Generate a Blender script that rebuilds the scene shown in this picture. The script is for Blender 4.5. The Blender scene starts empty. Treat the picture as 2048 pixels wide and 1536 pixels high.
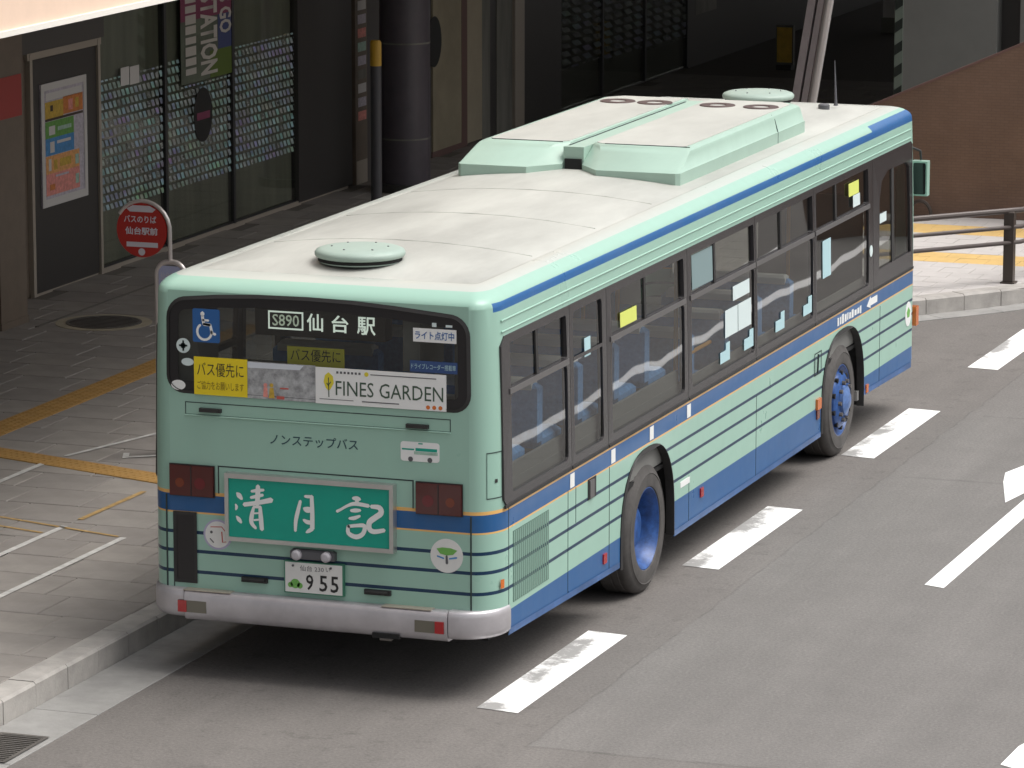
import bpy, bmesh, math, random
from mathutils import Vector, Matrix
from mathutils.geometry import delaunay_2d_cdt

random.seed(7)
S = bpy.context.scene
COL = S.collection
rad = math.radians

# ------------------------------------------------------------------ camera
cam_d = bpy.data.cameras.new('camera')
cam = bpy.data.objects.new('camera', cam_d)
COL.objects.link(cam)
S.camera = cam
cam.location = (9.2622, -25.5435, 7.1947)
cam.rotation_euler = (rad(90 - 10.5655), 0, rad(19.6965))
cam_d.sensor_width = 36.0
cam_d.lens = 8545.16 / 2048 * 36.0
cam_d.clip_start = 0.5
cam_d.clip_end = 2000

# ------------------------------------------------------------------ world, sun, exposure
SUN_EL, SUN_AZ = 62.0, 70.0          # azimuth from +y towards +x
w = bpy.data.worlds.new('World')
S.world = w
w.use_nodes = True
nt = w.node_tree
for n in list(nt.nodes):
    nt.nodes.remove(n)
sky = nt.nodes.new('ShaderNodeTexSky')
sky.sky_type = 'NISHITA'
sky.sun_disc = False
sky.sun_elevation = rad(SUN_EL)
sky.sun_rotation = rad(SUN_AZ)
sky.air_density = 1.0
sky.dust_density = 6.0
hs = nt.nodes.new('ShaderNodeHueSaturation')
hs.inputs['Saturation'].default_value = 0.22
bg = nt.nodes.new('ShaderNodeBackground')
bg.inputs['Strength'].default_value = 0.15
wo = nt.nodes.new('ShaderNodeOutputWorld')
nt.links.new(sky.outputs[0], hs.inputs['Color'])
nt.links.new(hs.outputs[0], bg.inputs[0])
nt.links.new(bg.outputs[0], wo.inputs[0])

sd = bpy.data.lights.new('sun', 'SUN')
sd.energy = 1.5
sd.angle = rad(40)
sd.color = (1.0, 0.96, 0.9)
so = bpy.data.objects.new('sun', sd)
COL.objects.link(so)
az, el = rad(SUN_AZ), rad(SUN_EL)
dirv = Vector((math.sin(az) * math.cos(el), math.cos(az) * math.cos(el), math.sin(el)))
so.rotation_euler = dirv.to_track_quat('Z', 'Y').to_euler()
so.location = (0, 0, 40)

vs = S.view_settings
vs.view_transform = 'Standard'
vs.look = 'None'
vs.exposure = 0.25
vs.gamma = 1.0
vs.use_curve_mapping = False
S.cycles.use_denoising = True
S.cycles.max_bounces = 10
S.cycles.transparent_max_bounces = 24

# ------------------------------------------------------------------ materials
MATS = {}


def nd(t, kind, **kw):
    n = t.nodes.new(kind)
    for k, v in kw.items():
        setattr(n, k, v)
    return n


def lk(t, a, b):
    t.links.new(a, b)


def base_mat(name):
    m = bpy.data.materials.new(name)
    m.use_nodes = True
    t = m.node_tree
    b = t.nodes['Principled BSDF']
    MATS[name] = m
    return m, t, b


def mat(name, col, rough=0.5, metal=0.0, var=0.0, vscale=6.0, bump=0.0, bscale=40.0, spec=0.5, coat=0.0, emit=0.0, stretch=None, det=4.0):
    m, t, b = base_mat(name)
    b.inputs['Roughness'].default_value = rough
    b.inputs['Metallic'].default_value = metal
    b.inputs['Specular IOR Level'].default_value = spec
    b.inputs['Coat Weight'].default_value = coat
    b.inputs['Coat Roughness'].default_value = 0.08
    b.inputs['Base Color'].default_value = (*col, 1)
    if emit:
        b.inputs['Emission Color'].default_value = (*col, 1)
        b.inputs['Emission Strength'].default_value = emit
    if var or bump:
        tc = nd(t, 'ShaderNodeTexCoord')
        src = tc.outputs['Object']
        if stretch:
            mp = nd(t, 'ShaderNodeMapping')
            mp.inputs['Scale'].default_value = stretch
            lk(t, src, mp.inputs['Vector'])
            src = mp.outputs[0]
    if var:
        no = nd(t, 'ShaderNodeTexNoise')
        no.inputs['Scale'].default_value = vscale
        no.inputs['Detail'].default_value = det
        no.inputs['Roughness'].default_value = 0.65
        lk(t, src, no.inputs['Vector'])
        mr = nd(t, 'ShaderNodeMapRange')
        mr.inputs['From Min'].default_value = 0.3
        mr.inputs['From Max'].default_value = 0.7
        mr.inputs['To Min'].default_value = 1 - var
        mr.inputs['To Max'].default_value = 1 + var
        lk(t, no.outputs['Fac'], mr.inputs['Value'])
        mx = nd(t, 'ShaderNodeVectorMath', operation='SCALE')
        mx.inputs[0].default_value = col
        lk(t, mr.outputs[0], mx.inputs['Scale'])
        lk(t, mx.outputs[0], b.inputs['Base Color'])
    if bump:
        n2 = nd(t, 'ShaderNodeTexNoise')
        n2.inputs['Scale'].default_value = bscale
        n2.inputs['Detail'].default_value = 3
        lk(t, src, n2.inputs['Vector'])
        bp = nd(t, 'ShaderNodeBump')
        bp.inputs['Strength'].default_value = 0.6
        bp.inputs['Distance'].default_value = bump
        lk(t, n2.outputs['Fac'], bp.inputs['Height'])
        lk(t, bp.outputs[0], b.inputs['Normal'])
    return m


def mth(t, op, a, b=None, c=None, clamp=False):
    n = nd(t, 'ShaderNodeMath', operation=op)
    n.use_clamp = clamp
    for i, v in enumerate((a, b, c)):
        if v is None:
            continue
        if isinstance(v, (int, float)):
            n.inputs[i].default_value = v
        else:
            lk(t, v, n.inputs[i])
    return n.outputs[0]


def mixc(t, fac, a, b):
    n = nd(t, 'ShaderNodeMix', data_type='RGBA')
    if isinstance(fac, (int, float)):
        n.inputs[0].default_value = fac
    else:
        lk(t, fac, n.inputs[0])
    for idx, v in ((6, a), (7, b)):
        if isinstance(v, tuple):
            n.inputs[idx].default_value = (*v, 1) if len(v) == 3 else v
        else:
            lk(t, v, n.inputs[idx])
    return n.outputs[2]


def noise(t, src, scale, detail=4, rough=0.6):
    n = nd(t, 'ShaderNodeTexNoise')
    n.inputs['Scale'].default_value = scale
    n.inputs['Detail'].default_value = detail
    n.inputs['Roughness'].default_value = rough
    lk(t, src, n.inputs['Vector'])
    return n.outputs['Fac']


def rng(t, v, a, b, c, d):
    n = nd(t, 'ShaderNodeMapRange')
    lk(t, v, n.inputs['Value'])
    for k, x in zip(('From Min', 'From Max', 'To Min', 'To Max'), (a, b, c, d)):
        n.inputs[k].default_value = x
    return n.outputs[0]


MINT = (0.325, 0.525, 0.435)
BLUE = (0.018, 0.105, 0.285)
NAVY = (0.005, 0.034, 0.085)
ORNG = (0.80, 0.47, 0.15)


def livery():
    m, t, b = base_mat('bus_paint')
    tc = nd(t, 'ShaderNodeTexCoord')
    sp = nd(t, 'ShaderNodeSeparateXYZ')
    lk(t, tc.outputs['Object'], sp.inputs[0])
    X, Y, Z = sp.outputs
    zr = mth(t, 'DIVIDE', Z, 3.0)
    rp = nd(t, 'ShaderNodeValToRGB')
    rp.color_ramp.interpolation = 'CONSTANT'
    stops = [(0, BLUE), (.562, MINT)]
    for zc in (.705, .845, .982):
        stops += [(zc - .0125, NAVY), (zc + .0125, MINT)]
    stops += [(1.102, ORNG), (1.125, BLUE), (1.238, ORNG), (1.262, MINT), (2.690, (.50, .53, .49))]  # pale top stop paints sky glare into the roof edge
    els = rp.color_ramp.elements
    els[0].position = 0
    els[0].color = (*stops[0][1], 1)
    els[1].position = stops[1][0] / 3
    els[1].color = (*stops[1][1], 1)
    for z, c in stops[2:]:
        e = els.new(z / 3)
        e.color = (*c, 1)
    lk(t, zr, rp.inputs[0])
    # upper blue stripe on the flanks only, wider over the driver's door
    off = mth(t, 'ABSOLUTE', mth(t, 'ADD', X, 1.2425))
    side = mth(t, 'GREATER_THAN', off, 1.10)
    yb = mth(t, 'GREATER_THAN', Y, 0.12)
    wide = mth(t, 'MULTIPLY', mth(t, 'GREATER_THAN', Y, 9.55), 0.045)
    top = mth(t, 'ADD', wide, 2.630)
    inz = mth(t, 'MULTIPLY', mth(t, 'GREATER_THAN', Z, 2.572), mth(t, 'LESS_THAN', Z, top))
    st = mth(t, 'MULTIPLY', mth(t, 'MULTIPLY', side, yb), inz)
    c = mixc(t, st, rp.outputs[0], (0.018, 0.12, 0.33))
    # road grime and faint vertical streaks
    mp = nd(t, 'ShaderNodeMapping')
    mp.inputs['Scale'].default_value = (9, 9, 0.8)
    lk(t, tc.outputs['Object'], mp.inputs['Vector'])
    n1 = noise(t, mp.outputs[0], 1.0, 5)
    n2 = noise(t, tc.outputs['Object'], 1.7, 5)
    d = mth(t, 'ADD', rng(t, n1, .35, .75, 0, .05), rng(t, n2, .4, .8, 0, .07))
    d = mth(t, 'ADD', d, 0.0, clamp=True)
    c = mixc(t, d, c, (0.30, 0.29, 0.27))
    lk(t, c, b.inputs['Base Color'])
    lk(t, rng(t, n2, .3, .7, .25, .42), b.inputs['Roughness'])
    b.inputs['Coat Weight'].default_value = 0.12
    b.inputs['Specular IOR Level'].default_value = 0.3
    b.inputs['Coat Roughness'].default_value = 0.06


def glass(name, tint, refl=0.03, wav=0.0022, wsc=0.9, gl=0.9):
    m, t, b = base_mat(name)
    t.nodes.remove(b)
    out = t.nodes['Material Output']
    tr = nd(t, 'ShaderNodeBsdfTransparent')
    tr.inputs[0].default_value = (*tint, 1)
    g = nd(t, 'ShaderNodeBsdfGlossy')
    g.inputs['Roughness'].default_value = 0.02
    g.inputs['Color'].default_value = (gl, gl, gl, 1)
    lw = nd(t, 'ShaderNodeLayerWeight')
    f5 = mth(t, 'POWER', lw.outputs['Facing'], 5.0)
    fres = mth(t, 'ADD', mth(t, 'MULTIPLY', f5, .96), .04)
    tc = nd(t, 'ShaderNodeTexCoord')
    no = nd(t, 'ShaderNodeTexNoise')
    no.inputs['Scale'].default_value = wsc
    no.inputs['Detail'].default_value = 1.0
    lk(t, tc.outputs['Object'], no.inputs['Vector'])
    bp = nd(t, 'ShaderNodeBump')
    bp.inputs['Strength'].default_value = 1.0
    bp.inputs['Distance'].default_value = wav
    lk(t, no.outputs['Fac'], bp.inputs['Height'])
    lk(t, bp.outputs[0], g.inputs['Normal'])
    lw.inputs['Blend'].default_value = .5
    f = mth(t, 'ADD', fres, refl, clamp=True)
    mx = nd(t, 'ShaderNodeMixShader')
    lk(t, f, mx.inputs[0])
    lk(t, tr.outputs[0], mx.inputs[1])
    lk(t, g.outputs[0], mx.inputs[2])
    lk(t, mx.outputs[0], out.inputs[0])


def road_mat():
    m, t, b = base_mat('asphalt')
    tc = nd(t, 'ShaderNodeTexCoord')
    P = tc.outputs['Object']
    sp = nd(t, 'ShaderNodeSeparateXYZ')
    lk(t, P, sp.inputs[0])
    X, Y, Z = sp.outputs
    big = noise(t, P, 0.35, 5, .6)
    mid = noise(t, P, 2.2, 5, .65)
    fine = noise(t, P, 46, 4, .8)
    wob = mth(t, 'MULTIPLY', mth(t, 'SUBTRACT', mid, .5), .10)
    xs = mth(t, 'ADD', X, wob)
    # newer, paler lane surfacing right of the bus bay, behind a cut joint
    lane = mth(t, 'MULTIPLY', mth(t, 'GREATER_THAN', xs, .56), mth(t, 'GREATER_THAN', mth(t, 'ADD', Y, wob), -.93))
    c = mixc(t, lane, (.168, .156, .147), (.178, .168, .160))
    s = mth(t, 'MULTIPLY', rng(t, big, .3, .7, .93, 1.06), rng(t, mid, .3, .7, .95, 1.05))
    s = mth(t, 'MULTIPLY', s, rng(t, fine, .3, .7, .72, 1.28))
    s = mth(t, 'MULTIPLY', s, rng(t, noise(t, P, 26, 4, .7), .3, .7, .94, 1.06))
    mp = nd(t, 'ShaderNodeMapping')
    mp.inputs['Scale'].default_value = (2.2, .16, 1)
    lk(t, P, mp.inputs['Vector'])
    s = mth(t, 'MULTIPLY', s, rng(t, noise(t, mp.outputs[0], 1.0, 4, .6), .3, .7, .90, 1.07))
    # dark dropped-oil spots where buses stand
    sp2 = noise(t, P, 5.5, 6, .7)
    spots = mth(t, 'MULTIPLY', rng(t, sp2, .54, .74, 0, 1), rng(t, big, .35, .55, .2, 1))
    bay = mth(t, 'LESS_THAN', X, .5)
    spots = mth(t, 'MULTIPLY', spots, mth(t, 'MULTIPLY', bay, .34), clamp=True)
    s = mth(t, 'MULTIPLY', s, mth(t, 'SUBTRACT', 1.0, spots))
    # joints
    j1 = mth(t, 'MULTIPLY', mth(t, 'LESS_THAN', mth(t, 'ABSOLUTE', mth(t, 'SUBTRACT', xs, .56)), .010), mth(t, 'GREATER_THAN', Y, -.95))
    j2 = mth(t, 'MULTIPLY', mth(t, 'LESS_THAN', mth(t, 'ABSOLUTE', mth(t, 'ADD', mth(t, 'ADD', Y, wob), .94)), .022), mth(t, 'GREATER_THAN', xs, .55))
    j3 = mth(t, 'MULTIPLY', mth(t, 'LESS_THAN', mth(t, 'ABSOLUTE', mth(t, 'SUBTRACT', mth(t, 'ADD', Y, wob), 7.94)), .03), mth(t, 'GREATER_THAN', X, .7))
    j4 = mth(t, 'MULTIPLY', mth(t, 'LESS_THAN', mth(t, 'ABSOLUTE', mth(t, 'SUBTRACT', mth(t, 'ADD', Y, wob), 10.72)), .03), mth(t, 'GREATER_THAN', X, .7))
    jj = mth(t, 'MAXIMUM', mth(t, 'MAXIMUM', j1, j2), mth(t, 'MAXIMUM', j3, j4))
    jj = mth(t, 'MULTIPLY', jj, rng(t, noise(t, P, 3.1, 3), .3, .7, .15, .75))
    s = mth(t, 'MULTIPLY', s, mth(t, 'SUBTRACT', 1.0, mth(t, 'MULTIPLY', jj, .32)))
    v = nd(t, 'ShaderNodeVectorMath', operation='SCALE')
    lk(t, c, v.inputs[0])
    lk(t, s, v.inputs['Scale'])
    lk(t, v.outputs[0], b.inputs['Base Color'])
    b.inputs['Roughness'].default_value = .82
    b.inputs['Specular IOR Level'].default_value = .35
    bp = nd(t, 'ShaderNodeBump')
    bp.inputs['Strength'].default_value = .5
    bp.inputs['Distance'].default_value = .006
    lk(t, fine, bp.inputs['Height'])
    lk(t, bp.outputs[0], b.inputs['Normal'])


def paint_line_mat():
    m, t, b = base_mat('road_paint')
    tc = nd(t, 'ShaderNodeTexCoord')
    P = tc.outputs['Object']
    sp = nd(t, 'ShaderNodeSeparateXYZ')
    lk(t, P, sp.inputs[0])
    n = noise(t, P, 10, 7, .8)
    n2 = noise(t, P, 1.1, 3, .6)
    fine = noise(t, P, 60, 3, .7)
    # tyre scuffing along the bus side of the dashes
    edge = rng(t, sp.outputs[0], .05, .20, .20, 0)
    e2 = mth(t, 'MULTIPLY', edge, mth(t, 'GREATER_THAN', sp.outputs[0], -.5))
    wv = mth(t, 'ADD', rng(t, n, .3, .75, 0, .5), mth(t, 'MULTIPLY', e2, 2.2))
    wv = mth(t, 'MULTIPLY', wv, rng(t, n2, .35, .6, .35, 1.1))
    f = rng(t, wv, .42, .62, 0, .80)
    f = mth(t, 'ADD', f, rng(t, fine, .55, .8, 0, .12), clamp=True)
    c = mixc(t, f, (.90, .90, .89), (.20, .195, .19))
    lk(t, c, b.inputs['Base Color'])
    b.inputs['Roughness'].default_value = .6


def film_mat(name, seed, rows, cols, tone, hue):
    """printed dot film on the shop glass: rows of small pale marks"""
    m, t, b = base_mat(name)
    out = t.nodes['Material Output']
    tc = nd(t, 'ShaderNodeTexCoord')
    sp = nd(t, 'ShaderNodeSeparateXYZ')
    lk(t, tc.outputs['Object'], sp.inputs[0])
    u = mth(t, 'MULTIPLY', sp.outputs[1], cols)
    v = mth(t, 'MULTIPLY', sp.outputs[2], rows)
    fu, fv = mth(t, 'FRACT', u), mth(t, 'FRACT', v)
    iu, iv = mth(t, 'FLOOR', u), mth(t, 'FLOOR', v)
    cb = nd(t, 'ShaderNodeCombineXYZ')
    lk(t, iu, cb.inputs[0])
    lk(t, iv, cb.inputs[1])
    cb.inputs[2].default_value = seed
    wn = nd(t, 'ShaderNodeTexWhiteNoise')
    lk(t, cb.outputs[0], wn.inputs['Vector'])
    # each mark is a slanted stub inside its cell
    du = mth(t, 'ABSOLUTE', mth(t, 'ADD', mth(t, 'SUBTRACT', fu, .5), mth(t, 'MULTIPLY', mth(t, 'SUBTRACT', fv, .5), .55)))
    dv = mth(t, 'ABSOLUTE', mth(t, 'SUBTRACT', fv, .5))
    ins = mth(t, 'MULTIPLY', mth(t, 'LESS_THAN', du, .31), mth(t, 'LESS_THAN', dv, .35))
    # slow drift of colour across the film
    mp = nd(t, 'ShaderNodeMapping')
    mp.inputs['Scale'].default_value = (1, 1.3, 3.5)
    mp.inputs['Location'].default_value = (seed, seed * 2, 0)
    lk(t, tc.outputs['Object'], mp.inputs['Vector'])
    n = noise(t, mp.outputs[0], 1.2, 2)
    h = mth(t, 'ADD', rng(t, n, .25, .75, hue - .22, hue + .25), rng(t, wn.outputs['Value'], 0, 1, -.05, .05))
    hsv = nd(t, 'ShaderNodeCombineColor', mode='HSV')
    lk(t, h, hsv.inputs[0])
    lk(t, rng(t, wn.outputs['Value'], 0, 1, .04, .45), hsv.inputs[1])
    val = mth(t, 'MULTIPLY', rng(t, noise(t, mp.outputs[0], 2.3, 2), .3, .7, .45, 1.0), tone)
    lk(t, val, hsv.inputs[2])
    lk(t, hsv.outputs[0], b.inputs['Base Color'])
    b.inputs['Roughness'].default_value = .4
    tr = nd(t, 'ShaderNodeBsdfTransparent')
    mx = nd(t, 'ShaderNodeMixShader')
    lk(t, mth(t, 'MULTIPLY', ins, rng(t, wn.outputs['Value'], 0, 1, .3, .8)), mx.inputs[0])
    lk(t, tr.outputs[0], mx.inputs[1])
    lk(t, b.outputs[0], mx.inputs[2])
    lk(t, mx.outputs[0], out.inputs[0])


def stair_tiles():
    m, t, b = base_mat('stair_tiles')
    tc = nd(t, 'ShaderNodeTexCoord')
    mp = nd(t, 'ShaderNodeMapping')
    mp.inputs['Rotation'].default_value = (rad(90), 0, 0)
    lk(t, tc.outputs['Object'], mp.inputs['Vector'])
    br = nd(t, 'ShaderNodeTexBrick')
    br.inputs['Color1'].default_value = (.180, .112, .080, 1)
    br.inputs['Color2'].default_value = (.168, .102, .072, 1)
    br.inputs['Mortar'].default_value = (.140, .090, .066, 1)
    br.inputs['Scale'].default_value = 1.0
    br.inputs['Mortar Size'].default_value = .004
    br.inputs['Brick Width'].default_value = .10
    br.inputs['Row Height'].default_value = .033
    lk(t, mp.outputs[0], br.inputs['Vector'])
    n = noise(t, tc.outputs['Object'], 1.3, 4)
    v = nd(t, 'ShaderNodeVectorMath', operation='SCALE')
    lk(t, br.outputs['Color'], v.inputs[0])
    lk(t, rng(t, n, .3, .7, .85, 1.12), v.inputs['Scale'])
    lk(t, v.outputs[0], b.inputs['Base Color'])
    b.inputs['Roughness'].default_value = .65


stair_tiles()
livery()
road_mat()
paint_line_mat()
glass('bus_glass', (.56, .58, .56), .085, .0058, .80)
glass('rear_glass', (.52, .55, .54), .02, .0008, .6)
glass('shop_glass', (.90, .92, .88), .03, .0015, .5)
film_mat('dot_film', 3.0, 10.3, 9.4, .88, .50)
film_mat('bar_film', 9.0, 9.0, 2.2, .20, .50)
mat('roof_paint', (.430, .437, .405), .5, var=.20, vscale=1.6, stretch=(1, .3, 1), det=7)
mat('unit_paint', (.345, .485, .41), .45, var=.05, vscale=3)
mat('unit_top', (.445, .45, .415), .6, var=.10, vscale=2.5, stretch=(1, .35, 1), det=6)
mat('vent_paint', (.33, .42, .37), .5, var=.05)
mat('mint_plain', MINT, .35, coat=.3)
mat('black_rubber', (.026, .025, .025), .6, var=.2)
mat('seam', (.03, .045, .045), .7)
mat('window_black', (.032, .029, .031), .25, spec=.6)
mat('rail_grey', (.11, .105, .105), .4)
mat('alu', (.56, .56, .55), .38, metal=.85, var=.06)
mat('bumper_silver', (.50, .48, .50), .40, metal=.45, var=.10, vscale=5)
mat('black_panel', (.012, .011, .013), .35)
mat('lamp_smoke', (.075, .008, .007), .12, coat=.6)
mat('lamp_red', (.38, .006, .010), .15, coat=.5)
mat('lamp_deep_red', (.13, .005, .010), .15, coat=.5)
mat('paper_dim', (.20, .28, .29), .6)
mat('lamp_amber', (.62, .15, .02), .2, coat=.5)
mat('lamp_dark_amber', (.17, .028, .007), .2, coat=.5)
mat('lamp_grey', (.15, .14, .11), .2)
mat('clear_lens', (.45, .43, .46), .2)
mat('fixture_grey', (.10, .10, .11), .5)
mat('tyre', (.075, .070, .067), .8, var=.25, vscale=8)
mat('wheel_blue', (.020, .080, .27), .42, var=.40, vscale=16)
mat('wheel_pale', (.35, .42, .55), .4, var=.2, vscale=14)
mat('wheel_hub', (.09, .17, .38), .35, var=.3, vscale=20)
mat('hem_sheen_blue', (.05, .12, .29), .35, var=.3, vscale=3)
mat('fan_brown', (.075, .045, .042), .6)
mat('decal_black', (.010, .010, .010), .5)
mat('under_black', (.012, .012, .012), .9)
mat('interior_grey', (.20, .20, .19), .8)
mat('interior_pale', (.42, .42, .40), .7)
mat('seat_blue', (.11, .29, .60), .85, var=.2, vscale=30)
mat('seat_cover', (.62, .62, .60), .8)
mat('pole_orange', (.55, .28, .05), .4)
mat('white_print', (.80, .81, .80), .5)
mat('paper', (.62, .72, .72), .6)
mat('paper_blue', (.42, .62, .66), .6)
mat('paper_yellow', (.66, .72, .16), .6)
mat('sign_yellow', (.80, .62, .015), .5)
mat('sign_yellow_dim', (.72, .66, .05), .6)
mat('ink', (.02, .02, .02), .6)
mat('ink_green', (.05, .09, .06), .6)
mat('ink_brown', (.20, .13, .01), .6)
mat('text_navy', (.015, .055, .075), .5)
mat('access_blue', (.02, .11, .33), .45)
mat('sticker_blue', (.03, .07, .20), .45)
mat('sign_green', (.0, .335, .245), .4, var=.04)
mat('led_white', (.62, .68, .60), .6)
mat('leaf_green', (.16, .42, .09), .5)
mat('leaf_yellow', (.70, .60, .04), .5)
mat('plate_white', (.72, .72, .70), .5, var=.05)
mat('plate_green_edge', (.05, .20, .13), .5)
mat('photo_grey', (.36, .37, .38), .6, var=.55, vscale=14, det=6)
mat('photo_sky', (.62, .66, .72), .6)
mat('mirror_glass', (.05, .06, .06), .08, metal=.8)
mat('sticker_ring', (.42, .40, .55), .5)
mat('red_print', (.50, .10, .08), .5)
mat('grille_dark', (.105, .185, .15), .5)
# place
mat('concrete_kerb', (.38, .36, .338), .85, var=.18, vscale=5, bump=.003, bscale=60)
mat('concrete_gutter', (.28, .275, .265), .85, var=.14, vscale=4, bump=.003, bscale=60)
mat('paver_a', (.262, .241, .222), .8, var=.16, vscale=2.2, bump=.002, bscale=70)
mat('paver_b', (.280, .257, .235), .8, var=.16, vscale=2.2, bump=.002, bscale=70)
mat('paver_c', (.250, .229, .212), .8, var=.12, vscale=3, bump=.002, bscale=70)
mat('joint_dark', (.045, .042, .04), .9)
mat('joint', (.16, .145, .13), .9)
mat('pale_paver', (.50, .475, .46), .8, var=.08, vscale=3)
mat('tactile_yellow', (.37, .21, .06), .75, var=.12, vscale=5)
mat('tactile_bright', (.62, .42, .16), .75, var=.10, vscale=5)
mat('walk_paint', (.55, .54, .52), .7, var=.2, vscale=12)
mat('walk_paint_orange', (.40, .26, .10), .7, var=.3, vscale=14)
mat('iron', (.13, .12, .11), .65, metal=.3, var=.2)
mat('manhole_ring', (.40, .35, .26), .8, var=.15)
mat('column_brown', (.16, .125, .095), .45, var=.08)
mat('column_black', (.075, .064, .076), .35, var=.1)
mat('red_sign', (.36, .035, .03), .5)
mat('wall_dark', (.085, .079, .075), .6)
mat('panel_black', (.045, .042, .040), .4)
mat('panel_grey', (.185, .18, .155), .6, var=.35, vscale=1.2, stretch=(1, 2.5, .35))
mat('frame_pale', (.42, .37, .31), .4, metal=.2)
mat('frame_white', (.62, .60, .58), .5)
mat('mullion', (.035, .035, .037), .4)
mat('beige_wall', (.30, .26, .18), .7, var=.12, vscale=2)
mat('beige_light', (.38, .33, .24), .7, var=.08, vscale=2)
mat('rust_trim', (.15, .085, .075), .6)
mat('deck_cream', (.80, .60, .47), .7, var=.03)
mat('deck_white', (.82, .78, .72), .6)
mat('deck_soffit', (.50, .48, .45), .85)
mat('steel', (.50, .44, .45), .40, metal=.35, var=.08)
mat('steel_bright', (.80, .75, .73), .30, metal=.5)
mat('brown_post', (.055, .042, .035), .45, var=.1)
mat('brown_rail', (.085, .068, .062), .35, metal=.2)
mat('brick_wall', (.245, .150, .105), .7, var=.10, vscale=2)
mat('brick_tile', (.215, .122, .08), .65, var=.12, vscale=4)
mat('pier_concrete', (.22, .22, .205), .85, var=.08, vscale=1.2)
mat('hazard_pale', (.20, .24, .20), .6)
mat('hazard_black', (.018, .025, .02), .6)
mat('dim_yellow', (.62, .40, .06), .6, var=.15, vscale=8)
mat('stop_red', (.46, .022, .014), .4)
mat('stop_frame', (.66, .60, .58), .35, metal=.5)
mat('stop_lavender', (.45, .47, .68), .5)
mat('stop_text', (.66, .62, .68), .5)
mat('post_grey', (.050, .050, .056), .5)
mat('post_cap', (.46, .27, .02), .5)
mat('banner', (.10, .12, .085), .5, var=.4, vscale=2.5)
mat('banner_blue', (.045, .06, .17), .5)
mat('banner_purple', (.20, .035, .085), .5)
mat('banner_green', (.09, .14, .015), .5)
mat('banner_text', (.50, .47, .43), .6)
for nm_, c_ in (('pos_yellow', (.55, .36, .05)), ('pos_orange', (.60, .20, .05)), ('pos_green', (.13, .33, .07)), ('pos_blue', (.07, .25, .52)), ('pos_peach', (.72, .36, .13)), ('pos_pink', (.72, .28, .24)), ('pos_lav', (.50, .46, .52)), ('pos_black', (.05, .03, .02)), ('pos_mint', (.35, .50, .42))):
    mat(nm_, c_, .6, var=.22, vscale=26)


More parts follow.
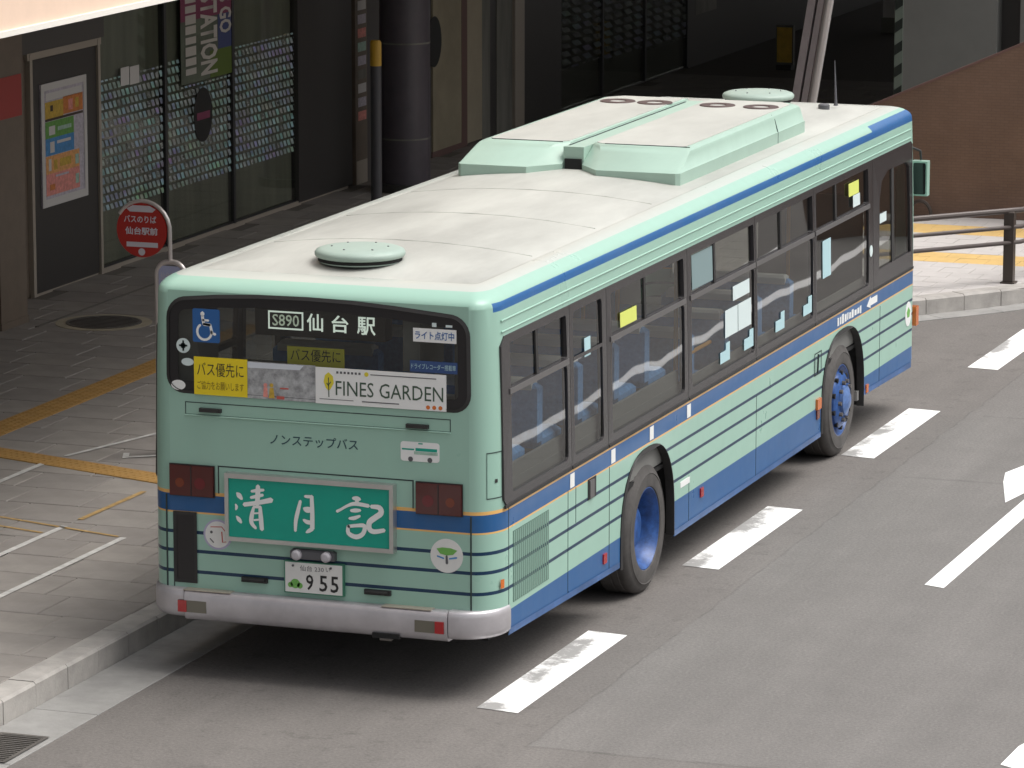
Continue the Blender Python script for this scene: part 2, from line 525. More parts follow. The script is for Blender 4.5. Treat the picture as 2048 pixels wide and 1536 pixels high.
# ------------------------------------------------------------------ mesh helpers
class MB:
    def __init__(self):
        self.v, self.f, self.m = [], [], []

    def add(self, vs, fs, mi=0):
        o = len(self.v)
        self.v += [tuple(p) for p in vs]
        self.f += [[o + i for i in f] for f in fs]
        self.m += [mi] * len(fs)
        return self

    def quad(self, a, b, c, d, mi=0):
        return self.add([a, b, c, d], [(0, 1, 2, 3)], mi)

    def box(self, x0, x1, y0, y1, z0, z1, mi=0, ch=0.0):
        if ch <= 0:
            vs = [(x, y, z) for z in (z0, z1) for y in (y0, y1) for x in (x0, x1)]
            return self.add(vs, [(0, 2, 3, 1), (4, 5, 7, 6), (0, 1, 5, 4), (2, 6, 7, 3), (0, 4, 6, 2), (1, 3, 7, 5)], mi)
        c = ch
        r0 = [(x0, y0, z0), (x1, y0, z0), (x1, y1, z0), (x0, y1, z0)]
        r1 = [(x, y, z1 - c) for x, y, z in r0]
        r2 = [(x0 + c, y0 + c, z1), (x1 - c, y0 + c, z1), (x1 - c, y1 - c, z1), (x0 + c, y1 - c, z1)]
        fs = [(3, 2, 1, 0), (8, 9, 10, 11)]
        for i in range(4):
            j = (i + 1) % 4
            fs += [(i, j, 4 + j, 4 + i), (4 + i, 4 + j, 8 + j, 8 + i)]
        return self.add(r0 + r1 + r2, fs, mi)

    def prism(self, poly, depth, mi=0):
        """poly: list of 3d points (planar, CCW seen from outside); extruded by the vector depth (backwards)"""
        n = len(poly)
        d = Vector(depth)
        vs = [Vector(p) for p in poly] + [Vector(p) + d for p in poly]
        fs = [tuple(range(n)), tuple(range(2 * n - 1, n - 1, -1))]
        for i in range(n):
            j = (i + 1) % n
            fs.append((i, n + i, n + j, j))
        return self.add(vs, fs, mi)

    def tube(self, pts, r, seg=10, mi=0, caps=True):
        pts = [Vector(p) for p in pts]
        rs = r if isinstance(r, (list, tuple)) else [r] * len(pts)
        rings = []
        up = None
        for i, p in enumerate(pts):
            if i == 0:
                d = pts[1] - p
            elif i == len(pts) - 1:
                d = p - pts[i - 1]
            else:
                d = (pts[i + 1] - p).normalized() + (p - pts[i - 1]).normalized()
            d.normalize()
            if up is None:
                up = Vector((0, 0, 1)) if abs(d.z) < .9 else Vector((1, 0, 0))
            a = d.cross(up).normalized()
            up = a.cross(d).normalized()
            rings.append([p + (a * math.cos(k * 2 * math.pi / seg) + up * math.sin(k * 2 * math.pi / seg)) * rs[i] for k in range(seg)])
        vs = [q for rg in rings for q in rg]
        fs = []
        for i in range(len(rings) - 1):
            for k in range(seg):
                k2 = (k + 1) % seg
                fs.append((i * seg + k, i * seg + k2, (i + 1) * seg + k2, (i + 1) * seg + k))
        if caps:
            fs.append(tuple(range(seg - 1, -1, -1)))
            fs.append(tuple((len(rings) - 1) * seg + k for k in range(seg)))
        return self.add(vs, fs, mi)

    def lathe(self, prof, o, ax='z', seg=32, mi=0, mis=None):
        """prof: list of (r, h) along the axis"""
        o = Vector(o)
        vs = []
        for r, h in prof:
            for k in range(seg):
                a = 2 * math.pi * k / seg
                c, s = r * math.cos(a), r * math.sin(a)
                vs.append(o + (Vector((c, s, h)) if ax == 'z' else Vector((h, c, s)) if ax == 'x' else Vector((s, h, c))))
        base = len(self.v)
        self.v += [tuple(p) for p in vs]
        for i in range(len(prof) - 1):
            for k in range(seg):
                k2 = (k + 1) % seg
                self.f.append([base + i * seg + k, base + i * seg + k2, base + (i + 1) * seg + k2, base + (i + 1) * seg + k])
                self.m.append(mis[i] if mis else mi)
        return self

    def cap(self, o, r, h, ax='z', seg=32, mi=0):
        o = Vector(o)
        vs = []
        for k in range(seg):
            a = 2 * math.pi * k / seg
            c, s = r * math.cos(a), r * math.sin(a)
            vs.append(o + (Vector((c, s, h)) if ax == 'z' else Vector((h, c, s)) if ax == 'x' else Vector((s, h, c))))
        return self.add(vs, [tuple(range(seg))], mi)


def finish(me, smooth=True, angle=35, dedup=False, recalc=True):
    bm = bmesh.new()
    bm.from_mesh(me)
    if dedup:
        bmesh.ops.remove_doubles(bm, verts=bm.verts, dist=1e-4)
    if recalc:
        bmesh.ops.recalc_face_normals(bm, faces=bm.faces)
    bm.to_mesh(me)
    bm.free()
    if smooth:
        me.polygons.foreach_set('use_smooth', [True] * len(me.polygons))
        me.set_sharp_from_angle(angle=rad(angle))
    me.update()


def obj(name, mb, mats, parent=None, smooth=True, angle=35, dedup=False, recalc=True):
    me = bpy.data.meshes.new(name)
    me.from_pydata(mb.v, [], mb.f)
    for k in ([mats] if isinstance(mats, str) else mats):
        me.materials.append(MATS[k])
    me.polygons.foreach_set('material_index', mb.m)
    finish(me, smooth, angle, dedup, recalc)
    o = bpy.data.objects.new(name, me)
    COL.objects.link(o)
    attach(o, parent)
    return o


def attach(o, parent):
    """mesh data stays in world axes; the object sits at minus its parents' origin"""
    if parent is not None:
        o.parent = parent
        p, off = parent, Vector((0, 0, 0))
        while p is not None:
            off += p.location
            p = p.parent
        o.location = -off


def thing(name, loc, label, cat, group=None, kind=None):
    e = bpy.data.objects.new(name, None)
    e.empty_display_size = .3
    COL.objects.link(e)
    e.location = loc
    return tag(e, label, cat, group, kind)


def tag(o, label=None, cat=None, group=None, kind=None):
    if label:
        o['label'] = label
    if cat:
        o['category'] = cat
    if group:
        o['group'] = group
    if kind:
        o['kind'] = kind
    return o


SIDE = (Vector((0, 1, 0)), Vector((0, 0, 1)), Vector((1, 0, 0)))    # right, up, out
REAR = (Vector((1, 0, 0)), Vector((0, 0, 1)), Vector((0, -1, 0)))
TOPV = (Vector((1, 0, 0)), Vector((0, 1, 0)), Vector((0, 0, 1)))


def P3(fr, u, v, w):
    """point on a frame plane: SIDE (u=y,v=z,w=x), REAR (u=x,v=z,w=-y), TOPV (u=x,v=y,w=z)"""
    return fr[0] * u + fr[1] * v + fr[2] * w


def plate(mb, fr, poly, w0, w1, mi=0):
    """flat plate with its outside face at w1 and its back at w0"""
    return mb.prism([P3(fr, u, v, w1) for u, v in poly], -fr[2] * (w1 - w0), mi)


def rect(u0, u1, v0, v1):
    return [(u0, v0), (u1, v0), (u1, v1), (u0, v1)]


def rrect(u0, u1, v0, v1, r, n=5):
    pts = []
    for cx, cy, a0 in ((u1 - r, v0 + r, -90), (u1 - r, v1 - r, 0), (u0 + r, v1 - r, 90), (u0 + r, v0 + r, 180)):
        for k in range(n + 1):
            a = rad(a0 + 90 * k / n)
            pts.append((cx + r * math.cos(a), cy + r * math.sin(a)))
    return pts


def circ(u, v, r, n=28, rv=None):
    return [(u + r * math.cos(2 * math.pi * k / n), v + (rv or r) * math.sin(2 * math.pi * k / n)) for k in range(n)]


def inpoly(p, poly):
    x, y = p
    c = False
    n = len(poly)
    for i in range(n):
        x1, y1 = poly[i]
        x2, y2 = poly[i - 1]
        if (y1 > y) != (y2 > y) and x < (x2 - x1) * (y - y1) / (y2 - y1) + x1:
            c = not c
    return c


def sheet(outer, holes, cuts_v=(), cuts_u=()):
    """triangulated 2d sheet with holes; horizontal/vertical cut lines for later bending"""
    vs, es = [], []

    def loop(pl):
        o = len(vs)
        vs.extend([Vector(p) for p in pl])
        es.extend([(o + i, o + (i + 1) % len(pl)) for i in range(len(pl))])
    loop(outer)
    for h in holes:
        loop(h)
    us = [p[0] for p in outer]
    ws = [p[1] for p in outer]
    for c in cuts_v:
        o = len(vs)
        vs.extend([Vector((min(us), c)), Vector((max(us), c))])
        es.append((o, o + 1))
    for c in cuts_u:
        o = len(vs)
        vs.extend([Vector((c, min(ws))), Vector((c, max(ws)))])
        es.append((o, o + 1))
    r = delaunay_2d_cdt(vs, es, [], 0, 1e-5)
    ov, of = r[0], r[2]
    fs = []
    for f in of:
        c = sum((ov[i] for i in f), Vector((0, 0))) / len(f)
        if inpoly(c, outer) and not any(inpoly(c, h) for h in holes):
            fs.append(tuple(f))
    return [tuple(p) for p in ov], fs


def sheet_mb(mb, fr, outer, holes, wfun, mi=0, cuts_v=(), cuts_u=()):
    v2, fs = sheet(outer, holes, cuts_v, cuts_u)
    return mb.add([P3(fr, u, v, wfun(u, v)) for u, v in v2], fs, mi)


def strip_ring(mb, fr, outer, inner, w, mi=0, wi=None):
    n = len(outer)
    for i in range(n):
        j = (i + 1) % n
        mb.quad(P3(fr, *outer[i], w), P3(fr, *outer[j], w), P3(fr, *inner[j], w if wi is None else wi), P3(fr, *inner[i], w if wi is None else wi), mi)
    return mb


def text(name, body, fr, u0, u1, v0, v1, w, material, parent, bold=0.0, rot=False):
    """lettering scaled into a box on a frame plane"""
    c = bpy.data.curves.new('t', 'FONT')
    c.body = body
    c.size = 1
    c.resolution_u = 2
    c.offset = bold
    to = bpy.data.objects.new('t', c)
    COL.objects.link(to)
    dg = bpy.context.evaluated_depsgraph_get()
    me = bpy.data.meshes.new_from_object(to.evaluated_get(dg))
    bpy.data.objects.remove(to)
    xs = [v.co.x for v in me.vertices]
    ys = [v.co.y for v in me.vertices]
    x0, x1, y0, y1 = min(xs), max(xs), min(ys), max(ys)
    for v in me.vertices:
        a, b = (v.co.x - x0) / (x1 - x0), (v.co.y - y0) / (y1 - y0)
        if rot:
            a, b = b, 1 - a
        v.co = P3(fr, u0 + a * (u1 - u0), v0 + b * (v1 - v0), w)
    me.name = name
    me.materials.clear()
    me.materials.append(MATS[material])
    o = bpy.data.objects.new(name, me)
    COL.objects.link(o)
    attach(o, parent)
    return o


def flat(name, fr, polys, w, material, parent, th=.002):
    mb = MB()
    for pl in polys:
        plate(mb, fr, pl, w - th, w)
    return obj(name, mb, material, parent, smooth=False)


def brush(pts, n=6):
    """variable-width stroke outline from (u, v, half-width) points"""
    L, R = [], []
    for i, (u, v, h) in enumerate(pts):
        a = Vector(pts[max(i - 1, 0)][:2])
        b = Vector(pts[min(i + 1, len(pts) - 1)][:2])
        d = (b - a).normalized()
        nrm = Vector((-d.y, d.x))
        L.append(Vector((u, v)) + nrm * h)
        R.append(Vector((u, v)) - nrm * h)
    d0 = (Vector(pts[1][:2]) - Vector(pts[0][:2])).normalized()
    d1 = (Vector(pts[-1][:2]) - Vector(pts[-2][:2])).normalized()
    quads = []
    for i in range(len(pts) - 1):
        quads.append([tuple(R[i]), tuple(R[i + 1]), tuple(L[i + 1]), tuple(L[i])])
    h0, h1 = pts[0][2], pts[-1][2]
    quads.append([tuple(L[0]), tuple(Vector(pts[0][:2]) - d0 * h0 * .8), tuple(R[0])])
    quads.append([tuple(R[-1]), tuple(Vector(pts[-1][:2]) + d1 * h1 * .8), tuple(L[-1])])
    return quads


# ================================================================== ground
ZW = .17                                   # footway level
road = obj('road', MB().quad((-150, -120, 0), (150, -120, 0), (150, 250, 0), (-150, 250, 0)), 'asphalt')
tag(road, 'grey worn asphalt carriageway beside the bus bay', 'road', kind='structure')


def mark(name, poly, parent=road, z=.004, m='road_paint'):
    return obj(name, MB().add([(x, y, z) for x, y in poly], [tuple(range(len(poly)))]), m, parent, smooth=False)


for k in range(-2, 6):
    y0 = -.17 + 4.39 * k
    xo = .035 + .005 * y0
    mark('lane_dash', [(xo - .10, y0), (xo + .20, y0 - .04), (xo + .215, y0 + 2.19), (xo - .085, y0 + 2.23)])
mark('edge_line', [(1.82, 4.22), (1.98, 4.16), (2.15, 40), (1.99, 40)])
mark('arrow_mark', [(1.72, 7.22), (1.78, 7.62), (2.1, 9.4), (1.75, 9.2), (1.53, 8.72), (1.45, 8.37), (1.52, 8.0)])
mark('lane_line', [(2.92, 6.0), (3.09, 6.0), (3.17, 45), (3.00, 45)])
mark('worn_mark', [(3.47, -.36), (3.7, -.5), (3.95, .35), (3.55, .42), (3.48, .1)])
mark('outer_line', [(4.02, 7.0), (4.17, 7.0), (4.25, 24), (4.10, 24)])

KP = [(-2.78, -40), (-2.78, 12.2), (-2.62, 13.2), (-2.25, 14.15), (-1.75, 14.92), (-1.17, 15.62), (-.85, 16.02), (-.58, 16.37), (-.30, 16.77), (-.03, 17.3), (.16, 18.0), (.26, 19.0), (.30, 21.0), (.30, 80)]


def path_at(path, s):
    for a, b in zip(path, path[1:]):
        a, b = Vector(a), Vector(b)
        L = (b - a).length
        if s <= L:
            d = (b - a) / L
            return a + d * s, d
        s -= L
    return Vector(path[-1]), Vector((0, 1))


def nrm_in(d):
    return Vector((-d.y, d.x))              # towards the footway


def offset_path(path, off):
    out = []
    for i, p in enumerate(path):
        a = Vector(path[max(i - 1, 0)])
        b = Vector(path[min(i + 1, len(path) - 1)])
        d = (b - a).normalized()
        out.append(Vector(p) + nrm_in(d) * off)
    return out


inner = offset_path(KP, .19)
swm = MB()
pts = [(p.x, p.y, .157) for p in inner] + [(-60, 80, .157), (-60, -40, .157)]
swm.add(pts, [tuple(range(len(pts)))])
sidewalk = obj('sidewalk', swm, 'joint', smooth=False)
tag(sidewalk, 'brown grey paved footway between the kerb and the station front', 'sidewalk', kind='structure')

# kerb: mortar core with separate stones
km = MB()
o1, o2 = offset_path(KP, .012), offset_path(KP, .188)
for i in range(len(KP) - 1):
    a, b, c, d = o1[i], o1[i + 1], o2[i + 1], o2[i]
    km.quad((a.x, a.y, .162), (b.x, b.y, .162), (c.x, c.y, .162), (d.x, d.y, .162))
    km.quad((a.x, a.y, 0), (b.x, b.y, 0), (b.x, b.y, .162), (a.x, a.y, .162))
kerb = obj('kerb', km, 'joint', smooth=False)
tag(kerb, 'pale concrete kerb along the bus bay and round the far corner', 'kerb', kind='structure')
S0 = 38.86 - .48 * 8                        # a joint falls at y = -1.14
s = S0
n = 0
while s < 64:
    L = .482
    if s > S0 + 14 * .48 and s < 50.5:      # hidden stretch behind the bus: longer stones
        L = 1.2
    a, d0 = path_at(KP, s + .004)
    b, d1 = path_at(KP, s + L - .004)
    n0, n1 = nrm_in(d0), nrm_in(d1)
    j = random.uniform(-.003, .003)
    zt = ZW + random.uniform(0, .004)
    q = [a + n0 * j, b + n1 * j, b + n1 * (.2 + j), a + n0 * (.2 + j)]
    ch = .018
    qi = [q[0] + n0 * ch, q[1] + n1 * ch, q[2], q[3]]
    mb = MB()
    mb.add([(p.x, p.y, -.02) for p in q] + [(p.x, p.y, zt - ch) for p in q[:2]] + [(p.x, p.y, zt) for p in qi],
           [(0, 1, 5, 4), (4, 5, 7, 6), (6, 7, 8, 9), (1, 2, 8, 7, 5), (3, 0, 4, 6, 9), (2, 3, 9, 8)])
    obj('kerb_stone', mb, 'concrete_kerb', kerb, smooth=False)
    s += L
    n += 1

gutter = obj('gutter', MB().quad((-2.775, -40, .002), (-2.33, -40, .002), (-2.33, 12, .002), (-2.775, 12, .002)), 'joint', smooth=False)
tag(gutter, 'pale concrete gutter strip at the foot of the kerb', 'gutter', kind='structure')
ys = [-40, -6.3, -4.55, -2.45, -1.18, .53, 2.25, 4.0, 5.7, 7.4, 9.1, 12.0]
for a, b in zip(ys, ys[1:]):
    obj('gutter_slab', MB().box(-2.778, -2.315, a + .005, b - .005, -.03, .007, ch=.004), 'concrete_gutter', gutter, smooth=False)
s = 53.2
while s < 61:
    a, d0 = path_at(KP, s + .004)
    b, d1 = path_at(KP, s + .75 - .004)
    q = [a - nrm_in(d0) * .28, b - nrm_in(d1) * .28, b, a]
    mb = MB()
    mb.prism([(p.x, p.y, .007) for p in q], (0, 0, -.03))
    obj('gutter_slab', mb, 'concrete_gutter', gutter, smooth=False)
    s += .75

# drain grate let into the gutter
gr = thing('drain_grate', (-2.52, -2.1, 0), 'dark iron drain grate set in the kerbside gutter', 'drain')
obj('grate_frame', strip_ring(MB(), TOPV, rect(-2.70, -2.355, -2.44, -1.80), rect(-2.67, -2.385, -2.41, -1.83), .016), 'iron', gr, smooth=False)
obj('pit', MB().box(-2.67, -2.385, -2.41, -1.83, .004, .0095), 'joint_dark', gr, smooth=False)
for k in range(14):
    y = -2.40 + k * .041
    obj('bar', MB().box(-2.672, -2.383, y, y + .018, .008, .017), 'iron', gr, smooth=False)

# --- footway paving, left
PV = [MB().box(-.305, .305, -.27, .27, -.02, 0, ch=.006) for _ in range(1)][0]
pmesh = {}
for k in ('paver_a', 'paver_b', 'paver_c', 'pale_paver', 'tactile_yellow', 'tactile_bright'):
    me = bpy.data.meshes.new('paver')
    if k == 'pale_paver':
        sq = MB().box(-.162, .162, -.162, .162, -.02, 0, ch=.004)
    elif k.startswith('tactile'):
        sq = MB().box(-.148, .148, -.148, .148, -.02, 0, ch=.004)
        for bx in range(4):
            for by in range(4):
                cx, cy = -.105 + bx * .07, -.105 + by * .07
                sq.add([(cx - .022, cy - .022, 0), (cx + .022, cy - .022, 0), (cx + .022, cy + .022, 0), (cx - .022, cy + .022, 0), (cx, cy, .007)], [(0, 1, 4), (1, 2, 4), (2, 3, 4), (3, 0, 4)])
    else:
        sq = PV
    me.from_pydata(sq.v, [], sq.f)
    me.materials.append(MATS[k])
    pmesh[k] = me


def paver(name, x, y, k, rz=0.0, dz=0.0):
    o = bpy.data.objects.new(name, pmesh[k])
    COL.objects.link(o)
    o.parent = sidewalk
    o.location = (x, y, ZW + dz)
    o.rotation_euler = (random.uniform(-.003, .003), random.uniform(-.003, .003), rz)
    return o


rest = {k: MB() for k in ('paver_a', 'paver_b', 'paver_c')}
row = 0
y = -4.09
cnt = 0
while y < 36:
    x = -2.99 - .31 - (row % 3) * .2067
    first = True
    while x > -9.5:
        k = random.choice(['paver_a', 'paver_a', 'paver_b', 'paver_c'])
        vis = y < 13.2 and (x < -2.2 - .36 * 0) and not (x > -9.5 + 0 and y > 11 and x > -6)
        if y < -1.7 and x < -4.2:
            vis = False
        if cnt >= 298:
            vis = False
        dz = random.uniform(-.002, .002)
        if vis:
            paver('paver', x, y, k, dz=dz)
            cnt += 1
        elif y < 34:
            rest[k].box(x - .305, x + .305, y - .27, y + .27, ZW - .02, ZW + dz, ch=.006)
        x -= .62
    # cut piece against the kerb
    w0 = (row % 3) * .2067
    if w0 > .05 and y < 13:
        rest['paver_a'].box(-2.99 - w0 + .004, -2.99, y - .27, y + .27, ZW - .02, ZW, ch=.005)
    y += .55
    row += 1
for k, mb in rest.items():
    o = obj('paving', mb, k, sidewalk, smooth=False)
    o['kind'] = 'stuff'

# --- pale paving on the far corner (clipped to the kerb line)
CL = [tuple(p) for p in offset_path(KP, .205)[4:]]


def clip(poly):
    for a, b in zip(CL, CL[1:]):
        d = Vector(b) - Vector(a)
        out = []
        for i in range(len(poly)):
            p, q = Vector(poly[i - 1]), Vector(poly[i])
            sp_ = d.x * (p.y - a[1]) - d.y * (p.x - a[0])
            sq_ = d.x * (q.y - a[1]) - d.y * (q.x - a[0])
            if (sp_ >= 0) != (sq_ >= 0):
                t_ = sp_ / (sp_ - sq_)
                out.append(tuple(p + (q - p) * t_))
            if sq_ >= 0:
                out.append(tuple(q))
        poly = out
        if len(poly) < 3:
            return None
    return poly


def yellow_row(y):
    return 18.05 < y < 18.72 or 20.0 < y < 20.75


fy = 15.0
r = 0
while fy < 21.3:
    fx = .4 - (r % 2) * .165
    while fx > -3.4:
        pl = clip(rect(fx - .162, fx + .162, fy - .162, fy + .162))
        if pl:
            yl = yellow_row(fy)
            mb = MB()
            mb.prism([(u, v, ZW - .01 + random.uniform(-.001, .001)) for u, v in pl], (0, 0, -.02))
            obj('tactile_tile' if yl else 'corner_paver', mb, 'tactile_bright' if yl else 'pale_paver', sidewalk, smooth=False)
        fx -= .33
    fy += .33
    r += 1
# tactile guide paths on the left footway
for k in range(22):
    paver('tactile_tile', -6.82, 5.55 + .3 * k, 'tactile_yellow', dz=.006)
for k in range(8):
    paver('tactile_tile', -6.52 + .285 * k, 5.62 - .088 * k, 'tactile_yellow', rz=-.30, dz=.007)


def wmark(name, a, b, wd, m='walk_paint'):
    a, b = Vector(a), Vector(b)
    d = (b - a).normalized()
    nn = Vector((-d.y, d.x)) * wd / 2
    return obj(name, MB().add([(p.x, p.y, ZW + .006) for p in (a - nn, b - nn, b + nn, a + nn)], [(0, 1, 2, 3)]), m, sidewalk, smooth=False)


wmark('queue_line', (-4.09, -.5), (-4.05, 2.98), .055)
wmark('queue_line', (-4.68, 1.5), (-4.64, 3.2), .055)
wmark('queue_line', (-5.86, 3.6), (-5.83, 5.28), .055)
wmark('queue_line', (-5.79, 5.62), (-5.48, 6.75), .045)
wmark('queue_line', (-5.37, 5.90), (-5.29, 5.70), .05)
wmark('queue_line', (-5.30, 5.74), (-5.0, 5.95), .05)
wmark('queue_line', (-4.63, 3.45), (-4.60, 4.56), .05, 'walk_paint_orange')
wmark('queue_line', (-5.6, 3.43), (-4.1, 3.0), .035, 'walk_paint_orange')
wmark('queue_line', (-5.4, 3.12), (-4.7, 2.93), .035, 'walk_paint_orange')
obj('drain_slot', MB().box(-8.785, -8.745, 11.2, 20, ZW - .01, ZW + .004), 'joint', sidewalk, smooth=False)

mh = thing('manhole_cover', (-8.26, 11.64, ZW), 'round dark manhole cover in a sandy ring beside the brown column', 'manhole')
obj('collar', MB().lathe([(.37, .003), (.47, .003), (.47, -.01)], (-8.26, 11.64, ZW), seg=40), 'manhole_ring', mh, smooth=False)
mm = MB().lathe([(.37, -.01), (.37, .009), (.345, .009), (.34, .005), (.0, .005)], (-8.26, 11.64, ZW), seg=40)
for k in range(9):
    yy = -.28 + k * .07
    hw = math.sqrt(max(.33 ** 2 - yy * yy, .001))
    mm.box(-8.26 - hw, -8.26 + hw, 11.64 + yy - .012, 11.64 + yy + .012, ZW + .004, ZW + .010)
obj('cover', mm, 'iron', mh, smooth=False)

# ================================================================== station front
XF = -9.6
st = thing('station_front', (XF, 24, ZW), 'dark glazed station front along the footway behind the bus', 'building')
obj('wall', MB().box(-12, XF - .07, 6, 60, 0, 4.28), 'wall_dark', st, smooth=False)


def fpanel(name, y0, y1, z0, z1, m, d0=.0, d1=.03, parent=st):
    return obj(name, MB().box(XF + d0 - .07, XF + d1, y0, y1, z0, z1), m, parent, smooth=False)


fpanel('left_wall', 6, 12.74, ZW, 4.2, 'column_brown', 0, .01)
fpanel('black_panel', 12.80, 14.33, .19, 2.55, 'panel_black', 0, .035)
pf = fpanel('panel_post', 12.74, 12.80, ZW, 2.62, 'frame_pale', 0, .06)
fpanel('panel_post', 14.33, 14.385, ZW, 2.62, 'frame_pale', 0, .06)
fpanel('panel_head', 12.70, 14.42, 2.56, 2.63, 'frame_pale', 0, .055)
fpanel('fascia_board', 6.0, 14.5, 2.63, 4.2, 'wall_dark', 0, .05)
fpanel('base_strip', 12.74, 21.3, ZW - .02, .21, 'frame_pale', 0, .02)
GP = [(14.385, 16.07), (16.13, 17.89), (17.95, 19.72)]
for i, (a, b) in enumerate(GP):
    bk = fpanel('backing', a, b, .21, 4.2, 'panel_grey', -.0, -.05)  # pale streaky backing paints floor reflections and haze into the glass
    g = obj('glass_pane', MB().box(XF - .012, XF, a, b, .21, 4.2), 'shop_glass', st, smooth=False)
    zt = (2.17, 2.19, 2.17)[i]
    flat('dot_film', SIDE, [rect(a + .03, b - .03, .80, zt if i != 1 else 1.88)], XF + .003, 'dot_film', g, th=.001)
    if i == 1:
        flat('dot_film', SIDE, [rect(a + .03, 16.5, 1.88, 2.19)], XF + .003, 'dot_film', g, th=.001)
for yy in (16.10, 17.92):
    fpanel('mullion', yy - .03, yy + .03, .2, 4.2, 'mullion', 0, .02)
fpanel('floor_sill', 14.385, 19.72, ZW - .01, .23, 'mullion', 0, .012)
flat('notice', SIDE, [rect(14.99, 15.20, 2.06, 2.25), rect(15.22, 15.45, 2.05, 2.24)], XF + .006, 'frame_white', st)
flat('round_decal', SIDE, [circ(17.10, 1.52, .25, rv=.30)], XF + .007, 'decal_black', st)
flat('decal_word', SIDE, [rect(16.93, 17.28, 1.47, 1.55)], XF + .009, 'banner_purple', st)
# hanging banner print on the second and third pane
bn = flat('banner', SIDE, [rect(16.52, 17.96, 1.90, 3.2)], XF + .010, 'banner', st)
flat('banner_tint', SIDE, [rect(16.52, 17.96, 2.58, 3.2)], XF + .012, 'banner_purple', bn, th=.001)
flat('banner_tint', SIDE, [rect(17.52, 17.96, 2.20, 2.58)], XF + .012, 'banner_blue', bn, th=.001)
flat('banner_tint', SIDE, [rect(17.30, 17.96, 1.90, 2.20)], XF + .012, 'banner_green', bn, th=.001)
text('banner_letters', 'STATION', SIDE, 17.04, 17.50, 1.95, 2.84, XF + .014, 'banner_text', bn, bold=.035, rot=True)
text('banner_letters', "LET'S GO", SIDE, 17.56, 17.90, 2.36, 3.12, XF + .014, 'banner_text', bn, bold=.03, rot=True)
lm = MB()
zz = 2.92
while zz > 2.02:
    h = random.uniform(.05, .10)
    plate(lm, SIDE, rect(16.64, 16.92, zz - h, zz), XF + .012, XF + .014)
    zz -= h + random.uniform(.02, .035)
obj('banner_small_print', lm, 'banner_text', bn, smooth=False)

fpanel('dark_panel', 19.76, 21.42, .19, 4.2, 'panel_black', 0, .03)
fpanel('sign_strip', 21.48, 21.86, ZW, 4.2, 'column_brown', 0, .05)
zz = 2.36
ci = 0
while zz > .95:
    flat('strip_tile', SIDE, [rect(21.56, 21.82, zz - .11, zz)], XF + .054, ('frame_white', 'pos_lav', 'pos_pink', 'pos_mint', 'pos_lav', 'panel_grey')[ci % 6], st)
    zz -= .165
    ci += 1
fpanel('strip_foot', 21.50, 21.84, ZW, .45, 'frame_pale', .0, .055)
fpanel('recess_wall', 21.9, 24.1, ZW, 4.2, 'wall_dark', 0, .02)
fpanel('beige_panel', 24.14, 25.16, .24, 4.2, 'beige_wall', 0, .03)
fpanel('beige_trim', 25.16, 25.36, ZW, 4.2, 'rust_trim', 0, .035)
fpanel('beige_panel', 25.36, 25.92, .2, 4.2, 'beige_light', 0, .03)
fpanel('beige_foot', 24.1, 25.16, ZW - .02, .24, 'rust_trim', 0, .035)
fpanel('door_leaf', 25.95, 26.25, ZW, 4.2, 'panel_grey', 0, .02)
fpanel('door_gap', 26.25, 26.5, ZW, 4.2, 'panel_black', 0, .012)
fpanel('door_leaf', 26.5, 27.1, ZW, 4.2, 'panel_grey', 0, .02)
fpanel('door_post', 27.14, 27.5, ZW, 4.2, 'frame_pale', 0, .05)
fpanel('dark_panel', 27.55, 29.05, .19, 4.2, 'panel_black', 0, .03)
flat('round_decal', SIDE, [circ(24.18, 1.62, .26, rv=.32)], XF + .033, 'decal_black', st)
for a, b, z0 in ((29.1, 30.85, .74), (30.9, 32.78, .70), (32.84, 34.8, .64)):
    fpanel('backing', a, b, .21, 4.2, 'panel_black', -.0, -.05)
    g = obj('glass_pane', MB().box(XF - .012, XF, a, b, .21, 4.2), 'shop_glass', st, smooth=False)
    flat('bar_film', SIDE, [rect(a + .02, b - .02, z0, 2.3)], XF + .003, 'bar_film', g, th=.001)
for yy in (30.875, 32.81, 34.83):
    fpanel('mullion', yy - .03, yy + .03, .2, 4.2, 'mullion', 0, .02)
fpanel('dark_panel', 34.86, 60, ZW, 4.2, 'panel_black', 0, .02)
flat('notice', SIDE, [rect(35.2, 36.25, .93, 1.6)], XF + .025, 'panel_grey', st)

# poster in its white frame
po = thing('poster', (XF + .05, 13.52, 1.06), 'colourful poster in a white frame on the black wall panel', 'poster')
obj('frame', strip_ring(MB(), SIDE, rect(12.99, 14.05, 1.04, 2.29), rect(13.06, 13.98, 1.12, 2.22), XF + .055), 'frame_white', po, smooth=False)
obj('sheet', MB().box(XF + .036, XF + .050, 12.99, 14.05, 1.04, 2.29), 'pos_lav', po, smooth=False)


def pz(y0, y1, z0, z1, m, nm='printed_field', w=.0525):
    flat(nm, SIDE, [rect(y0, y1, z0, z1)], XF + w, m, po, th=.001)


